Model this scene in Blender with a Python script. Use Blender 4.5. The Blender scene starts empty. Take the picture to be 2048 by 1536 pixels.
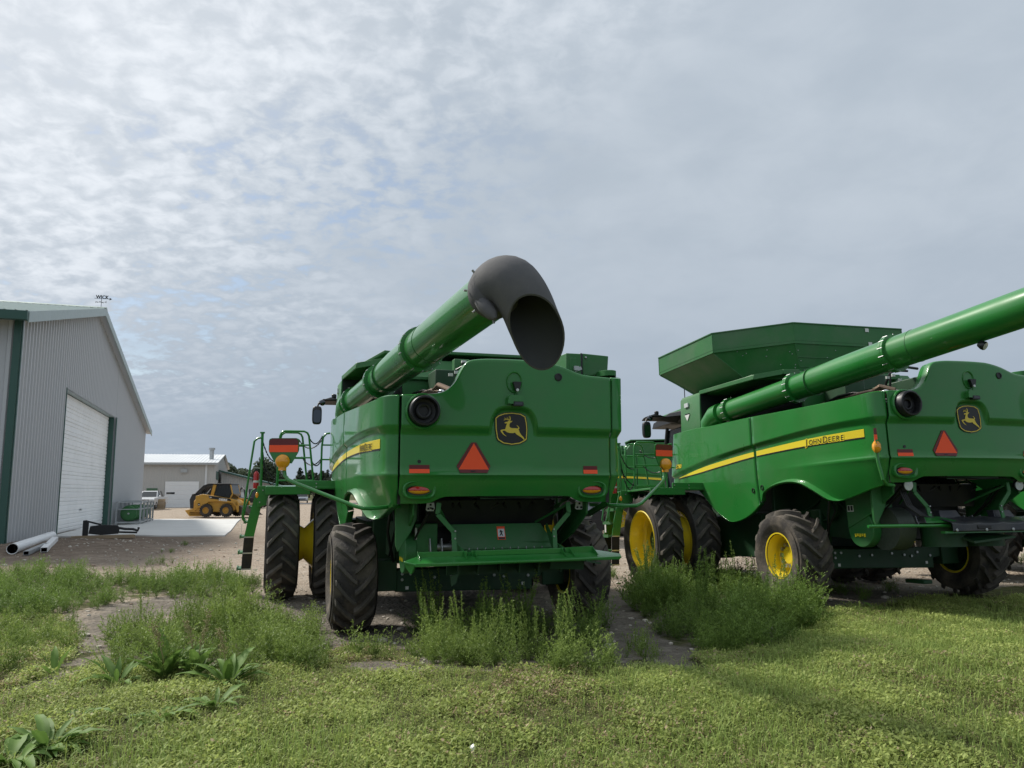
import bpy, bmesh, math, random
import numpy as np
from mathutils import Vector, Matrix, Euler
from mathutils.geometry import tessellate_polygon
random.seed(7); RNG = np.random.default_rng(7)
SC = bpy.context.scene; COL = SC.collection
R = math.radians

# ---------------------------------------------------------------- camera
CAM_Z, PITCH, ROLL, FPX = 2.0, 0.1363, -0.006, 1545.0        # focal length in pixels of a 2048 wide frame
cam_d = bpy.data.cameras.new("camera"); cam = bpy.data.objects.new("camera", cam_d); COL.objects.link(cam)
cam_d.sensor_width = 36.0; cam_d.lens = 36.0 * FPX / 2048.0; cam_d.clip_start = 0.05; cam_d.clip_end = 6000
cam.matrix_world = Matrix.Translation((0, 0, CAM_Z)) @ Matrix.Rotation(math.pi/2 + PITCH, 4, 'X') @ Matrix.Rotation(ROLL, 4, 'Z')
SC.camera = cam

# ---------------------------------------------------------------- sun, sky, exposure
SUN = Vector((-0.585, 0.365, 0.725)).normalized()
SUN_EL = math.asin(SUN.z); SUN_AZ = math.atan2(SUN.x, SUN.y)
sd = bpy.data.lights.new("sun", 'SUN'); sd.energy = 3.5; sd.angle = R(7.0); sd.color = (1.0, 0.95, 0.87)
so = bpy.data.objects.new("sun", sd); COL.objects.link(so)
so.rotation_euler = SUN.to_track_quat('Z', 'Y').to_euler(); so.location = (-20, 10, 30)
SC.view_settings.view_transform = 'Standard'; SC.view_settings.look = 'None'
SC.view_settings.exposure = 0.3; SC.view_settings.gamma = 1.0
SC.cycles.max_bounces = 6; SC.cycles.transparent_max_bounces = 8

world = bpy.data.worlds.new("World"); SC.world = world; world.use_nodes = True
def make_sky():
    nt = world.node_tree; nt.nodes.clear(); N = nt.nodes; Lk = nt.links
    def nd(t, **k):
        n = N.new(t)
        for a, b in k.items(): setattr(n, a, b)
        return n
    def math_(op, a, b=None, c=None, clamp=False):
        n = nd('ShaderNodeMath', operation=op); n.use_clamp = clamp
        for i, v in enumerate((a, b, c)):
            if v is None: continue
            if isinstance(v, (int, float)): n.inputs[i].default_value = v
            else: Lk.new(v, n.inputs[i])
        return n.outputs[0]
    tc = nd('ShaderNodeTexCoord'); sep = nd('ShaderNodeSeparateXYZ'); Lk.new(tc.outputs['Generated'], sep.inputs[0])
    zz = math_('MAXIMUM', sep.outputs[2], 0.0)
    den = math_('ADD', zz, 0.27)
    px = math_('DIVIDE', sep.outputs[0], den); py = math_('DIVIDE', sep.outputs[1], den)
    comb = nd('ShaderNodeCombineXYZ'); Lk.new(px, comb.inputs[0]); Lk.new(py, comb.inputs[1])
    def noise(scale, detail, rough, dist=0.0, off=(0, 0, 0), sc=(1, 1, 1)):
        mp = nd('ShaderNodeMapping'); mp.inputs['Location'].default_value = off; mp.inputs['Scale'].default_value = sc
        Lk.new(comb.outputs[0], mp.inputs[0])
        n = nd('ShaderNodeTexNoise'); n.inputs['Scale'].default_value = scale; n.inputs['Detail'].default_value = detail
        n.inputs['Roughness'].default_value = rough; n.inputs['Distortion'].default_value = dist
        Lk.new(mp.outputs[0], n.inputs['Vector']); return n.outputs['Fac']
    def mrange(v, a, b, c=0.0, d=1.0, smooth=True):
        n = nd('ShaderNodeMapRange'); n.interpolation_type = 'SMOOTHSTEP' if smooth else 'LINEAR'
        Lk.new(v, n.inputs[0])
        for i, q in enumerate((a, b, c, d)): n.inputs[1+i].default_value = q
        return n.outputs[0]
    def mixc(f, a, b):
        n = nd('ShaderNodeMix', data_type='RGBA')
        if isinstance(f, (int, float)): n.inputs[0].default_value = f
        else: Lk.new(f, n.inputs[0])
        for i, q in ((6, a), (7, b)):
            if isinstance(q, tuple): n.inputs[i].default_value = (*q, 1)
            else: Lk.new(q, n.inputs[i])
        return n.outputs[2]
    big = noise(1.5, 4, .5, .3, (3.1, 1.7, 0))          # where the cloud deck is thick or broken
    mid = noise(5.5, 5, .55, .3, (0.4, 5.2, 0))
    fine = noise(19.0, 5, .55, .25, (1.2, .3, 0), (1, 1.1, 1))
    # nearness to the sun (up and to the left) : the broken, bright part of the deck
    vm = nd('ShaderNodeVectorMath', operation='DOT_PRODUCT'); Lk.new(tc.outputs['Generated'], vm.inputs[0]); vm.inputs[1].default_value = SUN
    near = mrange(vm.outputs['Value'], .45, .97)
    edge = math_('SUBTRACT', math_('MULTIPLY_ADD', sep.outputs[2], 1.26, -.53), sep.outputs[0])          # the smooth stratus lies right of a slanting edge
    edge = math_('ADD', edge, math_('MULTIPLY_ADD', big, .9, -.45))
    broken = mrange(edge, -.22, .48)
    rise = mrange(sep.outputs[2], .03, .17)          # 0 smooth stratus .. 1 mottled
    mot = math_('ADD', math_('MULTIPLY', fine, .65), math_('MULTIPLY', mid, .35))
    white = math_('MULTIPLY', math_('MULTIPLY', mrange(mot, .38, .66), broken), math_('MULTIPLY_ADD', rise, .7, .3))
    gap = math_('MULTIPLY', mrange(math_('ADD', math_('MULTIPLY', fine, .4), math_('ADD', math_('MULTIPLY', mid, .35), math_('MULTIPLY', big, .4))), .560, .455), math_('MULTIPLY', math_('MULTIPLY', mrange(edge, -.3, .1), mrange(sep.outputs[2], .52, .34)), mrange(sep.outputs[2], .06, .14)))
    soft = mrange(math_('MULTIPLY_ADD', mid, .5, math_('MULTIPLY', big, .5)), .32, .68)
    grey = mixc(soft, (.350, .402, .462), (.420, .470, .527))
    low = mrange(sep.outputs[2], .0, .42)
    grey = mixc(low, (.295, .350, .420), grey)
    cl = mixc(white, grey, (.61, .65, .70))
    glow = math_('MULTIPLY', mrange(vm.outputs['Value'], .66, 1.0), .45)
    cl = mixc(glow, cl, (.78, .80, .83))
    sky = nd('ShaderNodeTexSky'); sky.sky_type = 'NISHITA'; sky.sun_disc = False
    sky.sun_elevation = SUN_EL; sky.sun_rotation = SUN_AZ; sky.altitude = 300; sky.air_density = 1.1; sky.dust_density = 1.4
    b1 = nd('ShaderNodeBackground'); Lk.new(sky.outputs[0], b1.inputs[0]); b1.inputs[1].default_value = 0.10
    b2 = nd('ShaderNodeBackground'); Lk.new(cl, b2.inputs[0]); b2.inputs[1].default_value = 1.07
    mx = nd('ShaderNodeMixShader'); inv = math_('SUBTRACT', 1.0, math_('MULTIPLY', gap, .65))
    Lk.new(inv, mx.inputs[0]); Lk.new(b1.outputs[0], mx.inputs[1]); Lk.new(b2.outputs[0], mx.inputs[2])
    out = nd('ShaderNodeOutputWorld'); Lk.new(mx.outputs[0], out.inputs[0])
make_sky()

# ---------------------------------------------------------------- helpers
def link(o, parent=None):
    COL.objects.link(o)
    if parent is not None: o.parent = parent
    return o
def tag(o, label=None, cat=None, group=None, kind=None):
    if label: o['label'] = label
    if cat: o['category'] = cat
    if group: o['group'] = group
    if kind: o['kind'] = kind
    return o
def empty(name, loc=(0, 0, 0), rot=(0, 0, 0), parent=None):
    o = bpy.data.objects.new(name, None); o.empty_display_size = .3
    o.location = loc; o.rotation_euler = rot; return link(o, parent)
def mesh_obj(name, me, parent=None, loc=None):
    o = bpy.data.objects.new(name, me)
    if loc is not None: o.location = loc
    return link(o, parent)
def frame(d):
    d = Vector(d).normalized(); a = Vector((0, 0, 1)) if abs(d.z) < .9 else Vector((1, 0, 0))
    u = d.cross(a).normalized(); return d, u, u.cross(d).normalized()

class MB:
    """collects faces of one part and links them as one mesh"""
    def __init__(s): s.v = []; s.f = []; s.m = []
    def add(s, vs, fs, m=0):
        b = len(s.v); s.v += [tuple(q) for q in vs]
        s.f += [tuple(b + i for i in f) for f in fs]; s.m += [m] * len(fs); return s
    def box(s, x0, x1, y0, y1, z0, z1, m=0):
        v = [(x, y, z) for z in (z0, z1) for y in (y0, y1) for x in (x0, x1)]
        return s.add(v, [(0, 2, 3, 1), (4, 5, 7, 6), (0, 1, 5, 4), (2, 6, 7, 3), (0, 4, 6, 2), (1, 3, 7, 5)], m)
    def obox(s, c, ax, ay, az, m=0):
        c, ax, ay, az = map(Vector, (c, ax, ay, az))
        v = [c + sx*ax + sy*ay + sz*az for sz in (-1, 1) for sy in (-1, 1) for sx in (-1, 1)]
        f = [(0, 2, 3, 1), (4, 5, 7, 6), (0, 1, 5, 4), (2, 6, 7, 3), (0, 4, 6, 2), (1, 3, 7, 5)]
        return s.add(v, f, m)
    def bar(s, p, q, w, h, up=(0, 0, 1), m=0):
        p, q = Vector(p), Vector(q); d = (q - p); L = d.length; d.normalize()
        u = d.cross(Vector(up)); u = u.normalized() if u.length > 1e-4 else frame(d)[1]
        return s.obox((p + q)/2, d*L/2, u*w/2, u.cross(d)*h/2, m)
    def tube(s, pts, r, n=10, m=0, caps=True):
        P = [Vector(p) for p in pts]; k = len(P); rr = r if isinstance(r, (list, tuple)) else [r]*k
        T = [(P[min(i+1, k-1)] - P[max(i-1, 0)]).normalized() for i in range(k)]
        _, u, w = frame(T[0]); vs = []
        for i in range(k):
            u = (u - T[i]*u.dot(T[i])).normalized(); w = T[i].cross(u)
            vs += [P[i] + (u*math.cos(a) + w*math.sin(a))*rr[i] for a in (2*math.pi*j/n for j in range(n))]
        fs = [(i*n+j, i*n+(j+1) % n, (i+1)*n+(j+1) % n, (i+1)*n+j) for i in range(k-1) for j in range(n)]
        if caps: fs += [tuple(range(n-1, -1, -1)), tuple(range((k-1)*n, k*n))]
        return s.add(vs, fs, m)
    def cyl(s, p, q, r, n=14, m=0, r2=None): return s.tube([p, q], [r, r if r2 is None else r2], n, m)
    def lathe(s, prof, o, d, n=32, m=0, ms=None):
        """prof = [(radius, distance along d)]"""
        d, u, w = frame(d); o = Vector(o); vs = []
        for r_, a_ in prof:
            vs += [o + d*a_ + (u*math.cos(t) + w*math.sin(t))*r_ for t in (2*math.pi*j/n for j in range(n))]
        for i in range(len(prof)-1):
            pass
        b = len(s.v); s.v += [tuple(q) for q in vs]
        for i in range(len(prof)-1):
            for j in range(n):
                s.f.append((b+i*n+j, b+(i+1)*n+j, b+(i+1)*n+(j+1) % n, b+i*n+(j+1) % n)); s.m.append(ms[i] if ms else m)
        return s
    def prism(s, poly, ext, m=0, mside=None):
        poly = [Vector(p) for p in poly]; ext = Vector(ext); n = len(poly)
        tri = tessellate_polygon([poly])
        vs = poly + [p + ext for p in poly]
        nrm = Vector((0, 0, 0))
        for i in range(n): nrm += poly[i].cross(poly[(i+1) % n])
        flip = nrm.dot(ext) > 0
        t0 = []; 
        for t in tri:
            a, b_, c = t; nn = (poly[b_]-poly[a]).cross(poly[c]-poly[a])
            up = nn.dot(ext) > 0
            t0.append((a, c, b_) if up else (a, b_, c))
        s.add(vs, t0 + [tuple(i+n for i in reversed(t)) for t in t0], m)
        b = len(s.v) - 2*n
        for i in range(n):
            j = (i+1) % n
            f = (b+i, b+j, b+j+n, b+i+n)
            s.f.append(f if flip else tuple(reversed(f))); s.m.append(m if mside is None else mside)
        return s
    def grid(s, rows, m=0, flip=False, cyc=False):
        a = len(rows); n = len(rows[0]); vs = [p for r_ in rows for p in r_]; fs = []
        for i in range(a-1):
            for j in range(n if cyc else n-1):
                f = (i*n+j, i*n+(j+1) % n, (i+1)*n+(j+1) % n, (i+1)*n+j)
                fs.append(tuple(reversed(f)) if flip else f)
        return s.add(vs, fs, m)
    def ball(s, c, rx, ry, rz, n=14, k=9, m=0):
        rows = []
        for i in range(k+1):
            t = math.pi*i/k
            rows.append([(c[0]+rx*math.sin(t)*math.cos(a), c[1]+ry*math.sin(t)*math.sin(a), c[2]+rz*math.cos(t)) for a in (2*math.pi*j/n for j in range(n))])
        return s.grid(rows, m, True, True)
    def mesh(s, name, mats, sharp=35, smooth=True):
        me = bpy.data.meshes.new(name); me.from_pydata(s.v, [], s.f)
        for q in (mats if isinstance(mats, (list, tuple)) else [mats]): me.materials.append(q)
        me.polygons.foreach_set('material_index', s.m)
        if smooth:
            me.polygons.foreach_set('use_smooth', [True]*len(s.f)); me.update()
            me.set_sharp_from_angle(angle=R(sharp))
        me.update(); return me
    def build(s, name, mats, parent=None, loc=None, bevel=0, solid=0, sharp=35, smooth=True):
        o = mesh_obj(name, s.mesh(name, mats, sharp, smooth), parent, loc)
        if solid:
            md = o.modifiers.new('thick', 'SOLIDIFY'); md.thickness = solid; md.offset = -1
        if bevel:
            md = o.modifiers.new('edge', 'BEVEL'); md.width = bevel; md.segments = 2; md.limit_method = 'ANGLE'; md.angle_limit = R(40)
        return o

def text_polys(txt, size, spacing=1.0, shear=0.0, bold=0.0):
    """flat lettering as (verts2d, faces)"""
    cu = bpy.data.curves.new('lettering', 'FONT'); cu.body = txt; cu.size = size; cu.space_character = spacing; cu.shear = shear
    cu.offset = bold; cu.resolution_u = 3; cu.dimensions = '2D'
    ob = bpy.data.objects.new('lettering', cu); me = ob.to_mesh()
    v = [(p.co.x, p.co.y) for p in me.vertices]; f = [tuple(p.vertices) for p in me.polygons]
    ob.to_mesh_clear(); bpy.data.objects.remove(ob); bpy.data.curves.remove(cu)
    return v, f
def lerp(tab, x):
    if x <= tab[0][0]: return tab[0][1]
    for (a, p), (b, q) in zip(tab, tab[1:]):
        if x <= b: return p + (q-p)*(x-a)/(b-a)
    return tab[-1][1]
def sstep(a, b, x):
    t = max(0., min(1., (x-a)/(b-a))); return t*t*(3-2*t)
def smooth_lerp(tab, x):
    """Catmull-Rom through a table of (x, y)"""
    n = len(tab)
    if x <= tab[0][0]: return tab[0][1]
    if x >= tab[-1][0]: return tab[-1][1]
    for i in range(n-1):
        if x <= tab[i+1][0]:
            x0, y0 = tab[i]; x1, y1 = tab[i+1]; h = x1-x0; t = (x-x0)/h
            def sl(k):
                if k <= 0 or k >= n-1:
                    k0 = max(0, k-1); k1 = min(n-1, k+1)
                    return (tab[k1][1]-tab[k0][1])/(tab[k1][0]-tab[k0][0])
                return (tab[k+1][1]-tab[k-1][1])/(tab[k+1][0]-tab[k-1][0])
            a, b = sl(i)*h, sl(i+1)*h
            return (2*t**3-3*t*t+1)*y0 + (t**3-2*t*t+t)*a + (3*t*t-2*t**3)*y1 + (t**3-t*t)*b
def copy_tree(o, parent=None):
    c = o.copy(); COL.objects.link(c); c.parent = parent
    for ch in list(o.children): copy_tree(ch, c)
    return c
# ---------------------------------------------------------------- materials
def mat(name, col, rough=.5, metal=0., coat=0., spec=.5, var=0., vscale=6., bump=0., bscale=60., trans=0., emit=None, dirt=None, dscale=2., damt=.5, coords='Object', sub=0):
    m = bpy.data.materials.new(name); m.use_nodes = True; nt = m.node_tree; b = nt.nodes['Principled BSDF']; Lk = nt.links
    b.inputs['Base Color'].default_value = (*col, 1); b.inputs['Roughness'].default_value = rough; b.inputs['Metallic'].default_value = metal
    b.inputs['Coat Weight'].default_value = coat; b.inputs['Coat Roughness'].default_value = .06; b.inputs['Specular IOR Level'].default_value = spec
    if trans: b.inputs['Transmission Weight'].default_value = trans
    if emit: b.inputs['Emission Color'].default_value = (*emit[:3], 1); b.inputs['Emission Strength'].default_value = emit[3]
    if var or bump or dirt:
        tc = nt.nodes.new('ShaderNodeTexCoord')
        n = nt.nodes.new('ShaderNodeTexNoise'); n.inputs['Scale'].default_value = vscale; n.inputs['Detail'].default_value = 5; Lk.new(tc.outputs[coords], n.inputs['Vector'])
        last = None
        if var:
            mx = nt.nodes.new('ShaderNodeMix'); mx.data_type = 'RGBA'; Lk.new(n.outputs['Fac'], mx.inputs[0])
            mx.inputs[6].default_value = (*[max(0, c*(1-var)) for c in col], 1); mx.inputs[7].default_value = (*[min(1, c*(1+var)) for c in col], 1)
            last = mx.outputs[2]
            rg = nt.nodes.new('ShaderNodeMapRange'); Lk.new(n.outputs['Fac'], rg.inputs[0]); rg.inputs[1].default_value = .3; rg.inputs[2].default_value = .7
            rg.inputs[3].default_value = max(.02, rough-.08); rg.inputs[4].default_value = min(1, rough+.1); Lk.new(rg.outputs[0], b.inputs['Roughness'])
        if dirt:
            n2 = nt.nodes.new('ShaderNodeTexNoise'); n2.inputs['Scale'].default_value = dscale; n2.inputs['Detail'].default_value = 8; n2.inputs['Roughness'].default_value = .65; Lk.new(tc.outputs[coords], n2.inputs['Vector'])
            r2 = nt.nodes.new('ShaderNodeMapRange'); Lk.new(n2.outputs['Fac'], r2.inputs[0]); r2.inputs[1].default_value = .42; r2.inputs[2].default_value = .68; r2.inputs[4].default_value = damt
            m2 = nt.nodes.new('ShaderNodeMix'); m2.data_type = 'RGBA'; Lk.new(r2.outputs[0], m2.inputs[0])
            if last is not None: Lk.new(last, m2.inputs[6])
            else: m2.inputs[6].default_value = (*col, 1)
            m2.inputs[7].default_value = (*dirt, 1); last = m2.outputs[2]
        if last is not None: Lk.new(last, b.inputs['Base Color'])
        if bump:
            n3 = nt.nodes.new('ShaderNodeTexNoise'); n3.inputs['Scale'].default_value = bscale; n3.inputs['Detail'].default_value = 6; Lk.new(tc.outputs[coords], n3.inputs['Vector'])
            bp = nt.nodes.new('ShaderNodeBump'); bp.inputs['Strength'].default_value = bump; bp.inputs['Distance'].default_value = .02; Lk.new(n3.outputs['Fac'], bp.inputs['Height']); Lk.new(bp.outputs[0], b.inputs['Normal'])
    return m
M = {}
M['green'] = mat('green_paint', (.022, .20, .034), .34, coat=.6, spec=.25, var=.12, vscale=1.3, bump=.05, bscale=1.6, dirt=(.10, .13, .07), dscale=1.1, damt=.22)
M['greenmatt'] = mat('green_sheet_paint', (.024, .150, .036), .5, coat=.0, spec=.45, var=.14, vscale=2.0, dirt=(.14, .16, .12), dscale=1.6, damt=.3)
M['greendark'] = mat('shaded_green_paint', (.008, .052, .016), .55, var=.2, vscale=3, dirt=(.05, .045, .033), dscale=2.2, damt=.3)  # the machine green darkened, so the shade underneath is in the colour
M['black'] = mat('black_plastic', (.014, .015, .017), .42, var=.2, vscale=4)
M['boot'] = mat('grey_rubber', (.105, .105, .110), .85, spec=.25, dirt=(.17, .165, .155), dscale=4, damt=.35, var=.15, vscale=3, bump=.08, bscale=25)
M['bootin'] = mat('dark_rubber', (.050, .053, .060), .8, var=.12)
M['tray'] = mat('black_tray_plastic', (.022, .025, .032), .38, var=.15, vscale=3, dirt=(.12, .11, .09), dscale=5, damt=.3)
M['tyre'] = mat('tyre_rubber', (.034, .032, .030), .78, var=.3, vscale=5, bump=.2, bscale=30, dirt=(.15, .125, .10), dscale=2.6, damt=.5)
M['lug'] = mat('dusty_tread_rubber', (.062, .056, .049), .85, var=.35, vscale=7, bump=.2, bscale=30, dirt=(.19, .16, .125), dscale=3, damt=.6)
M['mudtyre'] = mat('muddy_tyre_rubber', (.034, .030, .027), .8, var=.3, vscale=5, bump=.35, bscale=28, dirt=(.20, .165, .125), dscale=2.2, damt=.75)
M['yellow'] = mat('yellow_paint', (.86, .66, .02), .36, coat=.4, var=.08, vscale=3, dirt=(.25, .2, .1), dscale=3, damt=.25)
M['stripe'] = mat('yellow_decal', (.82, .66, .03), .4, coat=.3)
M['decalblack'] = mat('black_decal', (.012, .012, .013), .4)
M['badgeyellow'] = mat('badge_yellow', (.72, .55, .06), .4)
M['orange'] = mat('orange_reflective', (1.0, .10, .025), .6)
M['maroon'] = mat('dark_red_reflective', (.13, .012, .014), .35)
M['amber'] = mat('amber_lens', (.95, .36, .015), .15, coat=.6, var=.25, vscale=30)
M['redlens'] = mat('red_lens', (.42, .012, .010), .15, coat=.7)
M['chrome'] = mat('bright_metal', (.65, .66, .67), .22, metal=1.)
M['steel'] = mat('zinc_steel', (.42, .43, .43), .42, metal=.8, var=.15)
M['white'] = mat('white_paint', (.78, .79, .79), .45, var=.04, vscale=3)
M['decal'] = mat('white_decal', (.70, .70, .68), .5)
M['flap'] = mat('black_rubber_flap', (.016, .016, .017), .85, var=.1)
M['lens'] = mat('clear_lamp_lens', (.62, .65, .66), .12, coat=.8, var=.2, vscale=40)
M['glass'] = mat('dark_glass', (.010, .014, .016), .06, coat=.5)
M['mirror'] = mat('mirror_glass', (.08, .09, .10), .05, metal=1.)  # glass darkened, a dark reflection is put into its colour
M['rust'] = mat('brown_pipe', (.20, .14, .10), .5, metal=.6, var=.3)
M['red'] = mat('red_paint', (.50, .015, .018), .35, coat=.4)
M['ochre'] = mat('ochre_machine_paint', (.56, .31, .045), .45, var=.1, vscale=3, dirt=(.2, .15, .08), dscale=3, damt=.3)
M['timber'] = mat('weathered_timber', (.34, .26, .17), .8, var=.3, vscale=9)
M['galv'] = mat('galvanised_steel', (.40, .42, .43), .45, metal=.6, var=.2, vscale=6)
M['siding'] = mat('grey_ribbed_siding', (.50, .515, .53), .45, metal=.0, var=.05, vscale=.8)
M['siding2'] = mat('taupe_ribbed_siding', (.46, .455, .435), .55, var=.06, vscale=.6)
M['trim'] = mat('green_trim_metal', (.032, .095, .076), .4, var=.06)
M['paletrim'] = mat('pale_green_trim', (.34, .42, .42), .4, var=.05)
M['roofing'] = mat('weathered_green_roofing', (.30, .38, .34), .42, metal=.1, var=.08, vscale=1)
M['roofwhite'] = mat('white_metal_roofing', (.66, .68, .69), .4, var=.05, vscale=.5)
M['soffit'] = mat('soffit_metal', (.50, .52, .54), .5)
M['door'] = mat('white_door_panel', (.88, .89, .885), .45, var=.03, vscale=1.2, dirt=(.62, .64, .64), dscale=.9, damt=.3)
M['concrete'] = mat('concrete', (.60, .60, .58), .85, var=.07, vscale=1.2, bump=.15, bscale=40, dirt=(.47, .46, .44), dscale=.7, damt=.5)
M['bark'] = mat('bark', (.09, .07, .05), .9, var=.3)
M['vanwhite'] = mat('vehicle_white', (.72, .73, .74), .25, coat=.7)
M['vansilver'] = mat('vehicle_silver', (.36, .40, .43), .3, metal=.5, coat=.6)

def leaf_mat(name, dark, light, rough=.55, transl=.35):
    m = bpy.data.materials.new(name); m.use_nodes = True; nt = m.node_tree; b = nt.nodes['Principled BSDF']; Lk = nt.links
    at = nt.nodes.new('ShaderNodeAttribute'); at.attribute_name = 'tint'
    mx = nt.nodes.new('ShaderNodeMix'); mx.data_type = 'RGBA'; Lk.new(at.outputs['Fac'], mx.inputs[0])
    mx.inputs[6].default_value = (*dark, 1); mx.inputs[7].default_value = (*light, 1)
    Lk.new(mx.outputs[2], b.inputs['Base Color']); b.inputs['Roughness'].default_value = rough; b.inputs['Specular IOR Level'].default_value = .3
    tr = nt.nodes.new('ShaderNodeBsdfTranslucent'); Lk.new(mx.outputs[2], tr.inputs[0])
    ms = nt.nodes.new('ShaderNodeMixShader'); ms.inputs[0].default_value = transl
    Lk.new(b.outputs[0], ms.inputs[1]); Lk.new(tr.outputs[0], ms.inputs[2]); Lk.new(ms.outputs[0], nt.nodes['Material Output'].inputs[0])
    return m
M['cover'] = leaf_mat('ground_cover_leaf', (.125, .165, .037), (.45, .525, .155), .6, .45)
M['dry'] = leaf_mat('dry_leaf', (.26, .19, .11), (.50, .40, .24))
M['blade'] = leaf_mat('grass_blade', (.165, .245, .052), (.44, .55, .155))
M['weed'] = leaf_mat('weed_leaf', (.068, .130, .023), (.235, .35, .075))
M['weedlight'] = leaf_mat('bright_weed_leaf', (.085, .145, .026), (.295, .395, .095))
M['dock'] = leaf_mat('dock_leaf', (.070, .135, .026), (.20, .33, .075), .6)
M['crown'] = leaf_mat('hazed_tree_leaf', (.050, .072, .042), (.115, .145, .085))  # lightened greens, the distance haze is put into the leaf colour
M['pine'] = leaf_mat('pine_needle', (.032, .048, .034), (.075, .095, .065))

def ground_mat():
    m = bpy.data.materials.new('yard_ground'); m.use_nodes = True; nt = m.node_tree; b = nt.nodes['Principled BSDF']; Lk = nt.links; N = nt.nodes
    tc = N.new('ShaderNodeTexCoord'); at = N.new('ShaderNodeAttribute'); at.attribute_name = 'zone'; sp = N.new('ShaderNodeSeparateColor'); Lk.new(at.outputs['Color'], sp.inputs[0])
    def noise(s, d=6, r=.6):
        n = N.new('ShaderNodeTexNoise'); n.inputs['Scale'].default_value = s; n.inputs['Detail'].default_value = d; n.inputs['Roughness'].default_value = r; Lk.new(tc.outputs['Object'], n.inputs['Vector']); return n.outputs['Fac']
    def ramp(f, stops):
        n = N.new('ShaderNodeValToRGB'); Lk.new(f, n.inputs[0]); e = n.color_ramp.elements
        while len(e) < len(stops): e.new(.5)
        for q, (p, c) in zip(e, stops): q.position = p; q.color = (*c, 1)
        return n.outputs[0]
    def mix(f, a, b_, mode='MIX'):
        n = N.new('ShaderNodeMix'); n.data_type = 'RGBA'; n.blend_type = mode
        if isinstance(f, float): n.inputs[0].default_value = f
        else: Lk.new(f, n.inputs[0])
        Lk.new(a, n.inputs[6]); Lk.new(b_, n.inputs[7]); return n.outputs[2]
    vo = N.new('ShaderNodeTexVoronoi'); vo.inputs['Scale'].default_value = 16; Lk.new(tc.outputs['Object'], vo.inputs['Vector'])
    sv = N.new('ShaderNodeSeparateColor'); Lk.new(vo.outputs['Color'], sv.inputs[0])
    stones = ramp(sv.outputs[0], [(0, (.22, .175, .135)), (.45, (.34, .275, .215)), (.8, (.43, .36, .29)), (1, (.58, .53, .46))])
    dust = ramp(noise(1.3, 8), [(.3, (.27, .205, .15)), (.55, (.40, .33, .255)), (.75, (.50, .43, .345))])
    gravel = mix(noise(5, 5), stones, dust)
    brown = ramp(noise(2.2, 9, .7), [(.3, (.115, .085, .062)), (.55, (.22, .17, .13)), (.72, (.34, .275, .21))])
    gravel = mix(sp.outputs[1], gravel, brown)                     # G : browner, wood-chip strewn dirt near the shed
    clay = ramp(noise(3.1, 9, .68), [(.3, (.105, .092, .076)), (.55, (.19, .168, .14)), (.75, (.30, .27, .23))])
    gravel = mix(sp.outputs[2], gravel, clay)                      # B : grey tracked clay around the machines
    soil = ramp(noise(4, 8), [(.3, (.045, .05, .02)), (.5, (.08, .085, .032)), (.7, (.13, .115, .06))])
    ad = N.new('ShaderNodeMath'); ad.operation = 'MULTIPLY_ADD'; Lk.new(noise(3.5, 6), ad.inputs[0]); ad.inputs[1].default_value = .9; ad.inputs[2].default_value = -.45
    a2 = N.new('ShaderNodeMath'); a2.operation = 'ADD'; Lk.new(ad.outputs[0], a2.inputs[0]); Lk.new(sp.outputs[0], a2.inputs[1])
    mr = N.new('ShaderNodeMapRange'); mr.interpolation_type = 'SMOOTHSTEP'; Lk.new(a2.outputs[0], mr.inputs[0]); mr.inputs[1].default_value = .35; mr.inputs[2].default_value = .65
    col = mix(mr.outputs[0], gravel, soil); Lk.new(col, b.inputs['Base Color']); b.inputs['Roughness'].default_value = .95; b.inputs['Specular IOR Level'].default_value = .15
    sm = N.new('ShaderNodeMath'); sm.operation = 'ADD'; Lk.new(noise(9, 9, .7), sm.inputs[0]); Lk.new(vo.outputs['Distance'], sm.inputs[1])
    bp = N.new('ShaderNodeBump'); bp.inputs['Strength'].default_value = .8; bp.inputs['Distance'].default_value = .06; Lk.new(sm.outputs[0], bp.inputs['Height']); Lk.new(bp.outputs[0], b.inputs['Normal'])
    return m
M['ground'] = ground_mat()
# ---------------------------------------------------------------- terrain
POSE = {'A': ((-0.0237, 9.7402, 0.0), (0.01602, 0.00267, 0.302256)),
        'B': ((6.8423, 11.3357, 0.248), (-0.04776, 0.00455, 0.267306)),
        'C': ((13.75, 12.95, 0.12), (-0.02, 0.0, 0.25)),
        'D': ((2.45, 35.6, 0.0), (0.0, 0.0, -math.pi/2))}
def pose_mat(k): return Matrix.Translation(POSE[k][0]) @ Euler(POSE[k][1]).to_matrix().to_4x4()
_ctl = []
for k in 'ABC':
    for p in ((-2.6, 5.5, 0), (2.6, 5.5, 0), (-1.73, 2.15, 0), (1.73, 2.15, 0)):
        q = pose_mat(k) @ Vector(p); _ctl.append((q.x, q.y, q.z))
_ctl += [(0, 1, .34), (-4, 4, .34), (4, 4, .34), (0, 6, .3), (6, 6, .34), (-6, 7, .28), (11, 7, .34), (-15.7, 24.1, .45), (-19.2, 34, .3), (-23, 45, .14), (-27.6, 58.2, 0),
         (-9, 14, .12), (-14, 18, .3), (-5, 20, .05), (-8, 30, .05), (-14, 40, .05), (3, 25, 0), (3, 36, 0), (9, 36, 0), (16, 30, 0), (25, 20, .1), (-24, 61, 0), (-30, 80, 0), (-10, 70, 0), (20, 80, 0),
         (-45, 105, 0), (-60, 60, .1), (-60, 20, .3), (60, 60, 0), (60, 10, .2), (0, 120, 0), (-60, 160, 0), (60, 160, 0), (0, -20, .3)]
_ctl = np.array(_ctl)
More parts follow.
